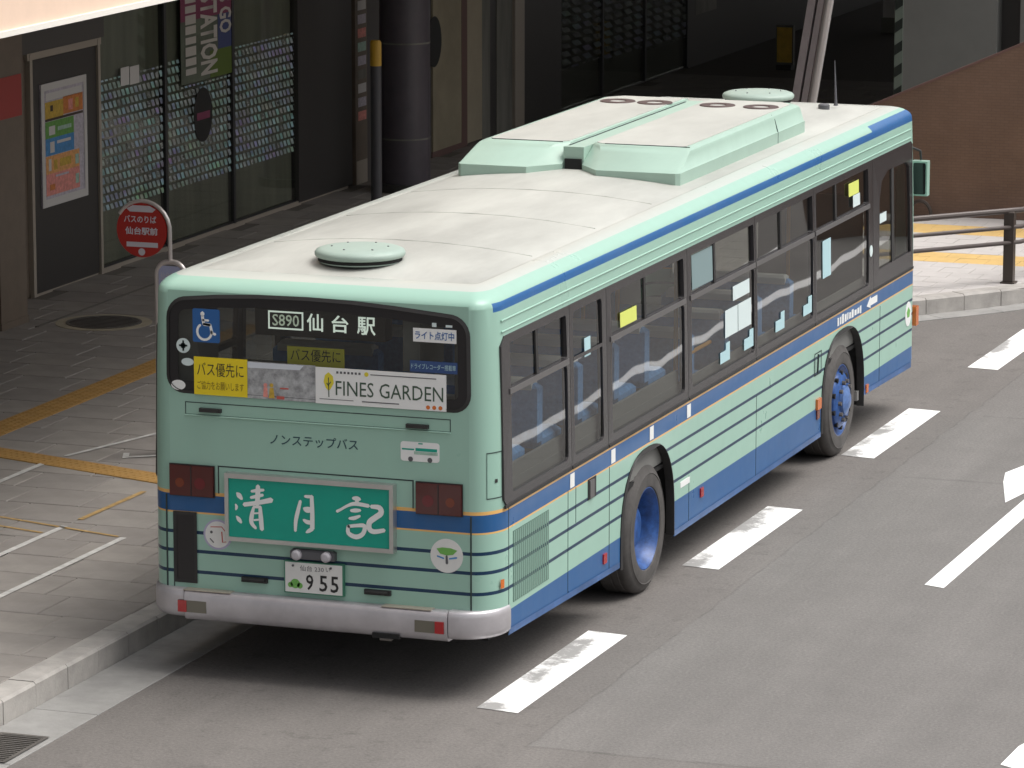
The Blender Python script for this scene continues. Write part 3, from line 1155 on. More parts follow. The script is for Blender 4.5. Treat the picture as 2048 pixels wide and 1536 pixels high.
pz(13.10, 13.94, 2.115, 2.19, 'frame_white')
pz(13.08, 13.50, 1.93, 2.10, 'pos_yellow')
pz(13.50, 13.96, 1.94, 2.12, 'pos_orange')
pz(13.08, 13.96, 1.905, 1.93, 'pos_black')
pz(13.08, 13.74, 1.73, 1.90, 'pos_green')
pz(13.08, 13.74, 1.555, 1.73, 'pos_blue')
pz(13.08, 13.86, 1.37, 1.55, 'pos_peach')
pz(13.08, 13.86, 1.15, 1.37, 'pos_pink')
for (a, b, c, d, m) in ((13.16, 13.3, 1.76, 1.85, 'frame_white'), (13.36, 13.68, 1.79, 1.83, 'pos_mint'), (13.18, 13.28, 1.58, 1.69, 'frame_white'), (13.34, 13.66, 1.66, 1.69, 'frame_white'), (13.14, 13.2, 1.40, 1.52, 'frame_white'), (13.26, 13.34, 1.40, 1.5, 'pos_yellow'), (13.4, 13.66, 1.42, 1.5, 'pos_yellow'), (13.76, 13.84, 1.40, 1.5, 'pos_mint'), (13.3, 13.6, 1.325, 1.345, 'pos_lav'), (13.16, 13.28, 1.2, 1.26, 'pos_orange'), (13.76, 13.84, 1.2, 1.3, 'pos_mint'), (13.62, 13.72, 1.97, 2.08, 'pos_pink'), (13.78, 13.86, 1.98, 2.08, 'pos_yellow'), (13.2, 13.26, 2.0, 2.06, 'pos_black')):
    pz(a, b, c, d, m, w=.054)

# columns under the deck
cb = MB()
cb.box(-9.65, -8.97, 10.85, 11.42, ZW, 4.29)
c1 = thing('square_column', (-9.3, 11.1, ZW), 'square brown column with a red notice standing near the poster', 'column')
obj('shaft', cb, 'column_brown', c1, smooth=False)
obj('plinth', MB().box(-9.66, -8.96, 10.84, 11.43, ZW, .24), 'column_brown', c1, smooth=False)
flat('red_notice', REAR, [rect(-9.62, -9.0, 2.2, 2.60)], -10.844, 'red_sign', c1)
flat('red_notice', SIDE, [rect(10.88, 11.38, 2.2, 2.60)], -8.966, 'red_sign', c1)
c2 = thing('round_column', (-8.85, 21.3, ZW), 'thick round black column before the station front', 'column')
obj('shaft', MB().lathe([(.30, 0), (.30, 4.12)], (-8.85, 21.3, ZW), seg=40), 'column_black', c2)
for hz in (.62, 1.75):
    obj('band', MB().lathe([(.303, hz), (.303, hz + .02)], (-8.85, 21.3, ZW), seg=40), 'panel_grey', c2)
obj('plinth', MB().lathe([(.36, 0), (.36, .10), (.30, .10)], (-8.85, 21.3, ZW), seg=40), 'panel_black', c2)

bo = thing('marker_post', (-7.6, 17.2, ZW), 'slim dark grey post with a yellow capped top beside the round column', 'post')
obj('shaft', MB().lathe([(.06, 0), (.06, 1.97)], (-7.6, 17.2, ZW), seg=20), 'post_grey', bo)
obj('cap', MB().lathe([(.062, 1.95), (.062, 2.20), (.05, 2.225), (.0, 2.225)], (-7.6, 17.2, ZW), seg=20), 'post_cap', bo)
obj('foot', MB().lathe([(.11, 0), (.11, .03), (.06, .03)], (-7.6, 17.2, ZW), seg=20), 'post_grey', bo)

# elevated deck over the footway, unseen bridge added beyond to shade the background
dk = thing('pedestrian_deck', (-9, 20, 4.29), 'elevated pedestrian deck with a cream edge roofing the footway', 'deck')
obj('slab', MB().box(-20, -3.43, -9, 29, 4.34, 5.5), 'deck_soffit', dk, smooth=False)
obj('fascia', MB().box(-3.43, -3.38, -9, 29, 4.30, 5.6), 'deck_cream', dk, smooth=False)
obj('edge_trim', MB().box(-3.44, -3.36, -9, 29, 4.275, 4.315), 'deck_white', dk, smooth=False)
obj('beam', MB().box(-9.5, -8.7, -9, 29, 4.25, 4.34), 'deck_soffit', dk, smooth=False)
br = thing('shade_bridge', (-3, 40, 4.29), 'unseen bridge slab added above the road to shade the background', 'bridge')
obj('slab', MB().box(-20, 16, 29.05, 58, 4.30, 5.5), 'deck_soffit', br, smooth=False)
obj('fascia', MB().box(-3.37, 16, 28.98, 29.05, 4.28, 5.6), 'deck_cream', br, smooth=False)
obj('fascia', MB().box(-20, 16, 58.0, 58.07, 4.28, 5.6), 'deck_cream', br, smooth=False)

# leaning steel column
sc = thing('leaning_steel_column', (-5.0, 24.1, ZW), 'leaning grey steel column with a bright tube behind the bus roof', 'column')


def lean(x0, x1, y0, y1):
    k = .16
    zb, zt = ZW - .02, 4.32
    f = lambda x, z: x + (z - 1.27) * k
    vs = [(f(x, z), yy, z) for z in (zb, zt) for yy in (y0, y1) for x in (x0, x1)]
    return MB().add(vs, [(0, 2, 3, 1), (4, 5, 7, 6), (0, 1, 5, 4), (2, 6, 7, 3), (0, 4, 6, 2), (1, 3, 7, 5)])


obj('flange', lean(-4.86, -4.765, 24.0, 24.22), 'steel', sc, smooth=False)
obj('web', lean(-4.765, -4.735, 24.07, 24.15), 'panel_black', sc, smooth=False)
obj('flange', lean(-4.735, -4.66, 24.0, 24.22), 'steel', sc, smooth=False)
obj('tube', MB().tube([(-4.60 - 1.1 * .16, 24.02, .17), (-4.60 + 3.04 * .16, 24.02, 4.31)], .055, 16), 'steel_bright', sc)
obj('base_plate', MB().box(-5.2, -4.6, 23.8, 24.4, ZW - .01, ZW + .03), 'steel', sc, smooth=False)

# yellow notice box under the deck
yb = thing('yellow_notice_stand', (-8.18, 35.2, ZW), 'dim yellow notice board standing under the deck by the leaning column', 'sign')
obj('board', MB().box(-8.32, -8.05, 35.15, 35.22, .24, .83), 'panel_grey', yb, smooth=False)
flat('notice', REAR, [rect(-8.30, -8.07, .28, .80)], -35.145, 'dim_yellow', yb)
obj('stand', MB().box(-8.30, -8.07, 35.1, 35.3, ZW, .25), 'panel_black', yb, smooth=False)

wp = thing('pale_pillar', (-8.05, 40.9, ZW), 'pale pillar standing in the shade far under the deck', 'pillar')
obj('shaft', MB().box(-8.18, -7.93, 40.8, 41.05, ZW, 4.3), 'frame_white', wp, smooth=False)
obj('plinth', MB().box(-8.20, -7.91, 40.78, 41.07, ZW, .42), 'panel_grey', wp, smooth=False)

# concrete pier with a hazard-striped corner
pr_ = thing('concrete_pier', (-3.7, 27.6, ZW), 'grey concrete pier with a hazard striped corner behind the brown stair wall', 'pier')
obj('block', MB().box(-4.29, -3.08, 27.02, 28.6, 0, 4.3), 'pier_concrete', pr_, smooth=False)
obj('recess', MB().box(-3.08, -2.78, 27.3, 28.6, 0, 4.3), 'panel_black', pr_, smooth=False)
obj('block', MB().box(-2.78, 2.0, 27.02, 28.6, 0, 4.3), 'pier_concrete', pr_, smooth=False)
obj('corner_guard', MB().box(-4.395, -4.29, 27.0, 27.2, ZW, 3.0), 'hazard_pale', pr_, smooth=False)
for k in range(8):
    z = .78 + k * .285
    flat('hazard_stripe', REAR, [[(-4.393, z), (-4.292, z + .07), (-4.292, z + .20), (-4.393, z + .13)]], -26.997, 'hazard_black', pr_)

# brick clad stair side wall rising towards the road
sw = thing('stair_wall', (-1.5, 21.5, ZW), 'brown tile clad side wall of stairs rising over the far footway', 'wall')
SL = .44


def ztop(x):
    return 1.52 + (x + 2.92) * SL


wm = MB()
plate(wm, REAR, [(-4.4, .0), (4.0, .0), (4.0, ztop(4.0)), (-4.4, ztop(-4.4))], -21.7, -21.408)
obj('cladding', wm, 'stair_tiles', sw, smooth=False)
cp = MB()
vs = []
for x in (-4.42, 4.0):
    for (yy, dz) in ((21.40, .0), (21.71, .0), (21.71, .03), (21.40, .03)):
        vs.append((x, yy, ztop(x) + dz - .02))
cp.add(vs, [(0, 1, 5, 4), (1, 2, 6, 5), (2, 3, 7, 6), (3, 0, 4, 7), (3, 2, 1, 0), (4, 5, 6, 7)])
obj('coping', cp, 'rust_trim', sw, smooth=False)
stp = MB()
for k in range(24):
    x0 = -4.2 + k * .32
    stp.box(x0, x0 + .32, 21.72, 24.0, 0, max(.25, ztop(x0) - 1.0))
obj('step', stp, 'pier_concrete', sw, smooth=False)

# guard rail at the far corner
rl = thing('guard_rail', (-.55, 17.02, ZW), 'dark brown three bar guard rail on the far corner kerb', 'railing')
GD = Vector((.78, .90, 0)).normalized()
G0 = Vector((-.55, 17.02, 0))
for k in (-2, -1, 0, 1):
    p = G0 + GD * (1.9 * k) if k <= 0 else G0 + Vector((.45, 1.8, 0))
    if k == -2:
        continue
    mb = MB()
    mb.box(p.x - .052, p.x + .052, p.y - .052, p.y + .052, ZW - .02, .905, ch=.012)
    mb.box(p.x - .075, p.x + .075, p.y - .075, p.y + .075, ZW - .02, ZW + .006)
    obj('post', mb, 'brown_post', rl, smooth=False)
for z in (.91, .745, .585):
    a = G0 - GD * 2.2
    b = G0 + GD * .15
    c = G0 + Vector((.55, 1.95, 0))
    off = Vector((.0, -.055, 0)) if z < .9 else Vector((0, 0, 0))
    rr_ = .030 if z > .9 else .022
    obj('rail', MB().tube([a + off + Vector((0, 0, z)), G0 + off + Vector((0, 0, z)), b + off + Vector((0, 0, z)), c + off + Vector((0, 0, z))], rr_, 10), 'brown_rail', rl)

# bicycle-like hoop at the wall foot
hp = thing('cycle_hoop', (-2.55, 21.2, ZW), 'small dark hoop standing at the foot of the brown stair wall', 'hoop')
arc = [(-2.70 + .13 - .13 * math.cos(a), 21.25, ZW + .01 + .17 * math.sin(a)) for a in [math.pi * k / 10 for k in range(11)]]
obj('hoop', MB().tube(arc, .022, 8), 'brown_post', hp)
obj('foot_plate', MB().box(-2.73, -2.40, 21.2, 21.3, ZW - .012, ZW + .006), 'brown_post', hp, smooth=False)

# bus stop sign
bs = thing('bus_stop_sign', (-5.0, 6.0, ZW), 'bus stop pole with a round red disc above a framed timetable', 'bus stop')
fr_pts = []
x0, x1, zt, rr_ = -5.115, -4.865, 1.775, .11
fr_pts.append((x0, 6, ZW))
for k in range(7):
    a = math.pi - k * math.pi / 12
    fr_pts.append((x0 + rr_ + rr_ * math.cos(a), 6, zt - rr_ + rr_ * math.sin(a)))
for k in range(7):
    a = math.pi / 2 - k * math.pi / 12
    fr_pts.append((x1 - rr_ + rr_ * math.cos(a), 6, zt - rr_ + rr_ * math.sin(a)))
fr_pts.append((x1, 6, ZW))
obj('frame', MB().tube(fr_pts, .022, 12), 'stop_frame', bs)
obj('header_board', MB().box(-5.095, -4.885, 5.985, 6.0, 1.50, 1.74), 'stop_lavender', bs, smooth=False)
text('header_letters', '仙台駅前', REAR, -5.075, -4.905, 1.62, 1.69, -5.982, 'stop_text', bs)
obj('timetable_board', MB().box(-5.095, -4.885, 5.985, 6.0, .70, 1.495), 'frame_white', bs, smooth=False)
obj('lower_board', MB().box(-5.095, -4.885, 5.985, 6.0, .26, .69), 'stop_frame', bs, smooth=False)
arm = [(-4.995, 6, 1.76), (-4.995, 6, 1.95)]
for k in range(1, 12):
    a = -.1 + k * (math.pi * .86) / 11
    arm.append((-5.235 + .24 * math.cos(a), 6, 2.03 + .235 * math.sin(a)))
obj('arm', MB().tube(arm, .017, 10), 'stop_frame', bs)
dm = MB().lathe([(0, -.008), (.222, -.008), (.227, 0), (.222, .008), (0, .008)], (-5.245, 6.0, 2.025), ax='y', seg=40)
disc = obj('disc', dm, 'stop_red', bs)
flat('disc_band', REAR, [[(-5.375, 2.20), (-5.345, 2.175), (-5.145, 2.175), (-5.115, 2.20), (-5.17, 2.228), (-5.32, 2.228)]], -5.988, 'stop_text', disc)
text('disc_letters', 'バスのりば', REAR, -5.40, -5.11, 2.085, 2.145, -5.989, 'stop_text', disc, bold=.02)
text('disc_letters', '仙台駅前', REAR, -5.39, -5.10, 1.985, 2.05, -5.989, 'stop_text', disc, bold=.03)
flat('disc_band', REAR, [rect(-5.38, -5.10, 1.885, 1.925), circ(-5.245, 1.845, .03, 16)], -5.989, 'stop_text', disc)

# ================================================================== the bus
W, XC, YL = 2.485, -1.2425, 11.0
Z_T = 2.60
bus = thing('city_bus', (XC, 5.4, 0), 'mint green and blue city bus with a green advert board stopped at the kerb', 'bus')


def ins(z):
    return .034 * max(0.0, (z - 1.2) / 1.4) ** 2 if z > 1.2 else 0.0


RXR, RYR, RXF, RYF = .18, .26, .16, .14
YA, YB = RYR, YL - RYF
ARCH = [(3.24, .635), (8.56, .675)]
RW, FW = 3.32, 8.62


def arch_pts(yc, a, n=22, z0=.46, h=.64, e=2.5, grow=0.0):
    pts = []
    for k in range(n + 1):
        t = math.pi - math.pi * k / n
        c, s = math.cos(t), math.sin(t)
        pts.append((yc + (a + grow) * math.copysign(abs(c) ** (2 / e), c), z0 + (h + grow) * abs(s) ** (2 / e)))
    return pts


def side_outline():
    pl = [(YA, .395)]
    a1 = arch_pts(*ARCH[0])
    a2 = arch_pts(*ARCH[1])
    pl += [(a1[0][0], .34)] + a1 + [(a1[-1][0], .30), (a2[0][0], .30)] + a2 + [(a2[-1][0], .405), (YB, .372), (YB, Z_T), (YA, Z_T)]
    return pl


BAND = (.17, 10.85, 1.283, 2.402)
hole = rrect(.32, 10.78, 1.315, 2.375, .05)
WS = lambda z: -ins(z)
cutz = (1.4, 1.6, 1.8, 2.0, 2.2, 2.4, 2.5)
body = MB()
sheet_mb(body, SIDE, side_outline(), [hole], lambda u, v: -ins(v), cuts_v=cutz)
v2, fs2 = sheet(side_outline(), [hole], cutz)
body.add([(-W + ins(v), u, v) for u, v in v2], [tuple(reversed(f)) for f in fs2])

# rear wall with the window opening
RWIN = []
for (cx, cz, r_, a0, a1_) in ((-2.20, 2.05, .11, 180, 270), (-.285, 2.04, .11, 270, 360), (-.315, 2.42, .135, 0, 80), (-2.17, 2.435, .135, 100, 180)):
    for k in range(7):
        a = rad(a0 + (a1_ - a0) * k / 6)
        RWIN.append((cx + r_ * math.cos(a), cz + r_ * math.sin(a)))
# bow of the top edge
tops = [(-.70, 2.588), (-1.0, 2.606), (-1.30, 2.612), (-1.65, 2.608), (-1.95, 2.592)]
RWIN = RWIN[:21] + tops + RWIN[21:]
RC = (-1.245, 2.27)


def shrink(poly, c, d):
    out = []
    n_ = len(poly)
    for i in range(n_):
        a, b = Vector(poly[i - 1]), Vector(poly[(i + 1) % n_])
        t_ = (b - a).normalized()
        out.append((poly[i][0] - t_.y * d, poly[i][1] + t_.x * d))
    return out


RIN = shrink(RWIN, RC, .05)
sheet_mb(body, REAR, rect(-W + RXR, -RXR, .42, 2.62), [RIN], lambda u, v: 0.0)
# rear corners
zs_c = [.445, .56, .8, 1.0, 1.2, 1.4, 1.6, 1.8, 2.0, 2.2, 2.4, Z_T]
NA = 10


def corner(a, z, left=False, rx=RXR, ry=RYR):
    x = -rx + (rx - ins(z)) * math.cos(a)
    if left:
        x = -W - x
    return (x, ry - ry * math.sin(a), z)


def corner_f(a, z, left=False):
    x = -RXF + (RXF - ins(z)) * math.cos(a)
    if left:
        x = -W - x
    return (x, YB + RYF * math.sin(a), z)


for fn in (corner, corner_f):
    for left in (False, True):
        for i in range(len(zs_c) - 1):
            for k in range(NA):
                a, b = math.pi / 2 * k / NA, math.pi / 2 * (k + 1) / NA
                body.quad(fn(a, zs_c[i], left), fn(b, zs_c[i], left), fn(b, zs_c[i + 1], left), fn(a, zs_c[i + 1], left))
# front wall around the windscreen
FRF = (Vector((-1, 0, 0)), Vector((0, 0, 1)), Vector((0, 1, 0)))
sheet_mb(body, FRF, rect(RXF, W - RXF, .36, Z_T), [rrect(RXF + .05, W - RXF - .05, 1.05, 2.45, .06)], lambda u, v: YL)


def ring(ix, iy, z, n=8):
    """rounded plan outline drawn in by ix at the flanks and iy at the ends"""
    pts = []
    rr = max(RXR - .034 - .5 * (ix - .034), .03)
    ryr = max(RYR - .5 * iy, .05)
    rf, ryf = max(RXF - .034 - .4 * (ix - .034), .05), max(RYF - .4 * iy, .06)
    x0, x1, y0, y1 = -W + ix, -ix, iy, YL - iy
    for (cx, cy, sx, sy, a0) in ((x1 - rr, y0 + ryr, rr, ryr, -90), (x1 - rf, y1 - ryf, rf, ryf, 0), (x0 + rf, y1 - ryf, rf, ryf, 90), (x0 + rr, y0 + ryr, rr, ryr, 180)):
        for k in range(n + 1):
            a = rad(a0 + 90 * k / n)
            pts.append((cx + sx * math.cos(a), cy + sy * math.sin(a), z))
    return pts


def loft(mb, rings, close=False):
    n_ = len(rings[0])
    o = len(mb.v)
    for r_ in rings:
        mb.v += [tuple(p) for p in r_]
    for i in range(len(rings) - 1):
        for k in range(n_):
            k2 = (k + 1) % n_
            mb.f.append([o + i * n_ + k, o + i * n_ + k2, o + (i + 1) * n_ + k2, o + (i + 1) * n_ + k])
            mb.m.append(0)
    if close:
        mb.f.append([o + (len(rings) - 1) * n_ + k for k in range(n_)])
        mb.m.append(0)
    return mb


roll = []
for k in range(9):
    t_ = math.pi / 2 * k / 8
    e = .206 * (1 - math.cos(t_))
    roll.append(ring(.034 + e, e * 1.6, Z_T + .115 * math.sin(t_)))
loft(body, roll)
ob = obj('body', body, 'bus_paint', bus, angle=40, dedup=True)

roof = MB()
rings = [ring(.24, .33, 2.7152), ring(.254, .344, 2.7125)]
for k in range(7):
    i_ = .268 + k * .14
    t_ = (i_ - .268) / .95
    rings.append(ring(i_, .355 + k * .14, 2.716 + .066 * (1 - (1 - t_) ** 2)))
loft(roof, rings, close=True)
obj('roof', roof, 'roof_paint', bus, angle=50, dedup=True)
for yy in (1.55, 2.9, 4.2):
    obj('roof_rib', MB().tube([(XC + dx, yy, 2.716 + .066 * (1 - (abs(dx) / .97) ** 2) + .001) for dx in (-.95, -.6, -.3, 0, .3, .6, .95)], .0045, 6), 'roof_paint', bus)


def sp(name, poly, out, th, m, parent=None, smooth=False):
    """plate lying on the flank, following its lean"""
    n_ = len(poly)
    vs_ = [(-ins(v) + out, u, v) for u, v in poly] + [(-ins(v) + out - th, u, v) for u, v in poly]
    fs_ = [tuple(range(n_)), tuple(range(2 * n_ - 1, n_ - 1, -1))] + [(i, n_ + i, n_ + (i + 1) % n_, (i + 1) % n_) for i in range(n_)]
    return obj(name, MB().add(vs_, fs_), m, parent or bus, smooth=smooth)


for zz_ in (2.432, 2.505):
    for left in (0, 1):
        mb = MB()
        x_ = -ins(zz_) + .004
        x_ = -W - x_ if left else x_
        mb.tube([(x_ - (-.003 if left else .003), .20, zz_), (x_ - (-.003 if left else .003), 10.82, zz_)], .0065, 8)
        obj('drip_rail', mb, 'mint_plain', bus)

# ---- flank windows
WINS = [(.33, 1.46, .87), (1.60, 2.22, None), (2.42, 4.11, 3.20), (4.29, 5.92, 4.90), (6.00, 7.60, 6.69), (7.70, 9.34, 8.32)]
DRV = [(9.68, 1.43), (10.76, 1.43), (10.72, 2.19), (10.62, 2.24), (10.0, 2.25), (9.78, 2.18), (9.70, 2.02)]
frames_y = [.17, 1.53, 2.32, 4.20, 5.96, 7.65, 9.50]
for left in (0, 1):
    for i, (a, b, mid) in enumerate(WINS):
        e0 = frames_y[i]
        e1 = frames_y[i + 1]
        if mid is None:
            hl = [rrect(a, b, 1.345, 2.345, .04, 3)]
        else:
            hl = [rrect(a, b, 2.045, 2.345, .025, 3), rrect(a, b, 1.345, 2.0, .04, 3)]
        ol = rect(e0 + .003, e1 - .003, BAND[2], BAND[3])
        if i == 0:
            ol = [(e0, BAND[2] + .04), (e0 + .04, BAND[2]), (e1 - .003, BAND[2]), (e1 - .003, BAND[3]), (e0 + .06, BAND[3]), (e0, BAND[3] - .06)]
        v2, fs2 = sheet(ol, hl)
        mb = MB()

        def fl(u, v, o_):
            x = -ins(v) + o_
            return (-W - x if left else x, u, v)
        mb.add([fl(u, v, .006) for u, v in v2], fs2)
        mb.add([fl(u, v, -.035) for u, v in v2], fs2)
        for lp in [ol] + hl:
            for k in range(len(lp)):
                p, q = lp[k], lp[(k + 1) % len(lp)]
                mb.quad(fl(*p, .006), fl(*q, .006), fl(*q, -.035), fl(*p, -.035))
        wf = obj('side_window', mb, 'window_black', bus, smooth=False)
        gh = [rect(a - .01, b + .01, 1.335, 2.01)] + ([rect(a - .01, mid + .02, 2.035, 2.355), rect(mid - .02, b + .01, 2.035, 2.355)] if mid else [rect(a - .01, b + .01, 2.0, 2.355)])
        for gi, pl in enumerate(gh):
            o_ = -.006 if gi == 0 else (-.010 if gi == 1 else -.018)
            zs_ = [pl[0][1] + (pl[2][1] - pl[0][1]) * k / 3 for k in range(4)]
            mb = MB()
            for za, zb in zip(zs_, zs_[1:]):
                mb.quad(fl(pl[0][0], za, o_), fl(pl[1][0], za, o_), fl(pl[1][0], zb, o_), fl(pl[0][0], zb, o_))
            obj('lower_pane' if gi == 0 else 'sliding_pane', mb, 'bus_glass', wf, dedup=True)
        if not left:
            if mid:
                sp('slider_post', rect(mid - .022, mid + .022, 2.04, 2.35), .002, .012, 'black_rubber', wf)
                sp('sash_rail', rect(a - .03, b + .03, 2.004, 2.041), .012, .010, 'rail_grey', wf)
            else:
                sp('sash_rail', rect(a, b, 2.005, 2.03), .004, .008, 'window_black', wf)
            sp('sill_trim', rect(e0 + .01, e1 - .01, 1.263, 1.284), .012, .012, 'black_rubber', wf)
    # driver's window
    ol = [(9.503, BAND[2]), (10.85, BAND[2]), (10.85, BAND[3] - .03), (10.80, BAND[3]), (9.503, BAND[3])]
    v2, fs2 = sheet(ol, [DRV])
    mb = MB()
    mb.add([fl(u, v, .006) for u, v in v2], fs2)
    mb.add([fl(u, v, -.035) for u, v in v2], fs2)
    for lp in (ol, DRV):
        for k in range(len(lp)):
            p, q = lp[k], lp[(k + 1) % len(lp)]
            mb.quad(fl(*p, .006), fl(*q, .006), fl(*q, -.035), fl(*p, -.035))
    wf = obj('driver_window', mb, 'window_black', bus, smooth=False)
    mb = MB()
    for za, zb in ((1.41, 1.7), (1.7, 2.0), (2.0, 2.27)):
        mb.quad(fl(9.66, za, -.008), fl(10.78, za, -.008), fl(10.78, zb, -.008), fl(9.66, zb, -.008))
    obj('pane', mb, 'bus_glass', wf, dedup=True)
    if not left:
        sp('slider_post', rect(10.12, 10.20, 1.43, 2.25), .004, .012, 'black_rubber', wf)
        sp('sill_trim', rect(9.5, 10.85, 1.263, 1.284), .012, .012, 'black_rubber', wf)
ws = obj('windscreen', MB().quad((-RXF - .03, YL - .01, 1.03), (-W + RXF + .03, YL - .01, 1.03), (-W + RXF + .03, YL - .01, 2.47), (-RXF - .03, YL - .01, 2.47)), 'bus_glass', bus)

# papers and stickers on the flank glass
ST = lambda y0, z0, w_=.25, h_=.14: [(y0, z0), (y0 + w_, z0), (y0 + w_, z0 + h_), (y0 + w_ * .58, z0 + h_), (y0 + w_ * .58, z0 + h_ * .62), (y0, z0 + h_ * .62)]
for y0 in (5.02, 5.65, 6.52, 7.32):
    sp('seat_sticker', ST(y0, 1.395), .001, .002, 'paper_blue')
sp('notice', rect(5.15, 5.48, 1.575, 1.785), .001, .002, 'paper')
sp('notice', rect(5.495, 5.84, 1.575, 1.785), .001, .002, 'paper')
sp('notice', rect(5.36, 5.80, 1.83, 1.94), .001, .002, 'paper')
sp('notice', rect(7.90, 8.15, 1.615, 1.925), .001, .002, 'paper_blue')
sp('notice', rect(8.73, 9.05, 2.18, 2.29), .001, .002, 'paper_yellow')
sp('notice', rect(8.86, 9.08, 2.075, 2.175), .001, .002, 'paper')
sp('notice', rect(2.63, 3.0, 2.065, 2.17), .001, .002, 'paper_yellow')
sp('notice', rect(1.84, 1.97, 1.99, 2.12), .001, .002, 'paper_blue')
sp('notice', rect(9.72, 9.94, 1.82, 1.90), .001, .002, 'paper')
sp('notice', rect(4.34, 4.86, 2.07, 2.33), -.003, .002, 'paper_dim')
sp('round_sticker', circ(9.40, 1.63, .05, 16), .010, .002, 'paper')
for y0 in (1.55, 2.44, 3.32, 4.22):
    sp('number_sticker', rect(y0 - .045, y0 + .045, 1.135, 1.232), .003, .002, 'white_print')
# worn lettering on the blue band
yy = 8.36
while yy < 9.08:
    w_ = random.uniform(.03, .07)
    z0 = 1.14 + random.uniform(0, .012)
    z1 = 1.215 + random.uniform(-.02, .01)
    flat('band_letter', SIDE, [rect(yy, yy + w_, z0, z1)], .003, 'white_print', bus)
    yy += w_ + random.uniform(.02, .035)
flat('band_arrow', SIDE, [[(9.30, 1.165), (9.42, 1.135), (9.42, 1.155), (9.64, 1.155), (9.64, 1.215), (9.42, 1.215), (9.42, 1.235)]], .003, 'white_print', bus)
sp('emblem', circ(10.72, .875, .105, 28, rv=.11), .004, .002, 'white_print')
sp('emblem_leaf', [(10.66, .895), (10.72, .935), (10.78, .895), (10.75, .845), (10.69, .845)], .006, .002, 'leaf_green')

# ---- flank hardware
def seam_v(y, z0, z1):
    sp('panel_seam', rect(y - .004, y + .004, z0, z1), .0015, .002, 'seam')


for (y, z0, z1) in ((1.465, .37, 1.13), (1.63, .87, 1.12), (2.36, .36, 1.12), (4.24, .30, .69), (6.0, .30, .98), (9.75, .39, 1.1), (.265, .41, 1.26)):
    seam_v(y, z0, z1)
gri = sp('engine_grille', rect(.35, 1.06, .60, 1.08), .003, .003, 'grille_dark')
for k in range(18):
    y0 = .355 + k * .0395
    sp('slat', rect(y0, y0 + .009, .605, 1.075), .0045, .0015, 'bus_paint', gri)
hb = sp('door_latch', rect(1.885, 2.06, .975, 1.12), .004, .004, 'black_rubber')
sp('lever', rect(1.90, 1.99, .985, 1.11), .016, .012, 'rail_grey', hb)
for (y, z, m) in ((2.25, .485, 'lamp_red'), (4.55, .50, 'lamp_red'), (9.33, .45, 'lamp_amber')):
    sp('reflector', rect(y - .035, y + .035, z - .035, z + .035), .012, .014, m)
sp('side_indicator', rect(7.72, 7.84, .55, .64), .02, .02, 'lamp_amber')
sp('side_indicator', rect(7.74, 7.82, .47, .54), .012, .014, 'lamp_dark_amber')
sp('small_plate', rect(4.02, 4.25, .635, .68), .004, .004, 'white_print')
fl_ = MB()
strip_ring(fl_, SIDE, rect(7.66, 7.88, .84, 1.03), rect(7.675, 7.865, .85, 1.02), .003)
fl_.tube([(.014, 7.72, .86), (.02, 7.72, 1.02)], .008, 6)
obj('fuel_flap', fl_, 'seam', bus, smooth=False)
for (ya, yb, za, zb) in ((.27, 2.59, .395, .34), (3.885, 7.88, .30, .30), (9.24, 10.85, .405, .378)):
    mb = MB()
    mb.add([(.002, ya, za), (.002, yb, zb), (.004, yb, zb + .045), (.004, ya, za + .045), (-.03, yb, zb - .015), (-.03, ya, za - .015)], [(0, 1, 2, 3), (5, 4, 1, 0)])
    obj('skirt_hem_sheen', mb, 'hem_sheen_blue', bus, smooth=False)  # paler hem strip, sheen of the curved skirt edge put into its blue

# ---- wheel arches and wheels
for left in (0, 1):
    for yc, a_ in ARCH:
        o_ = arch_pts(yc, a_, 26)
        i_ = arch_pts(yc, a_ - .035, 26)
        i_ = [(u, v - .0) for u, v in i_]
        o_ = [(o_[0][0], .32)] + o_ + [(o_[-1][0], .32)]
        i_ = [(i_[0][0], .32)] + [(u, min(v, 1.065)) for u, v in i_] + [(i_[-1][0], .32)]
        mb = MB()
        X = lambda x: -W - x if left else x
        for k in range(len(o_) - 1):
            p, q, r_, s_ = o_[k], o_[k + 1], i_[k + 1], i_[k]
            mb.quad((X(.006), *p), (X(.006), *q), (X(.014), *r_), (X(.014), *s_))
            mb.quad((X(.014), *s_), (X(.014), *r_), (X(-.05), *r_), (X(-.05), *s_))
        obj('wheel_arch_trim', mb, 'black_rubber', bus)
        mb = MB()
        for k in range(len(o_) - 1):
            p, q = o_[k], o_[k + 1]
            mb.quad((X(-.004), *p), (X(-.004), *q), (X(-.75), *q), (X(-.75), *p))
        mb.add([(X(-.75), *p) for p in o_], [tuple(range(len(o_)))])
        obj('wheel_well', mb, 'under_black', bus, smooth=False)

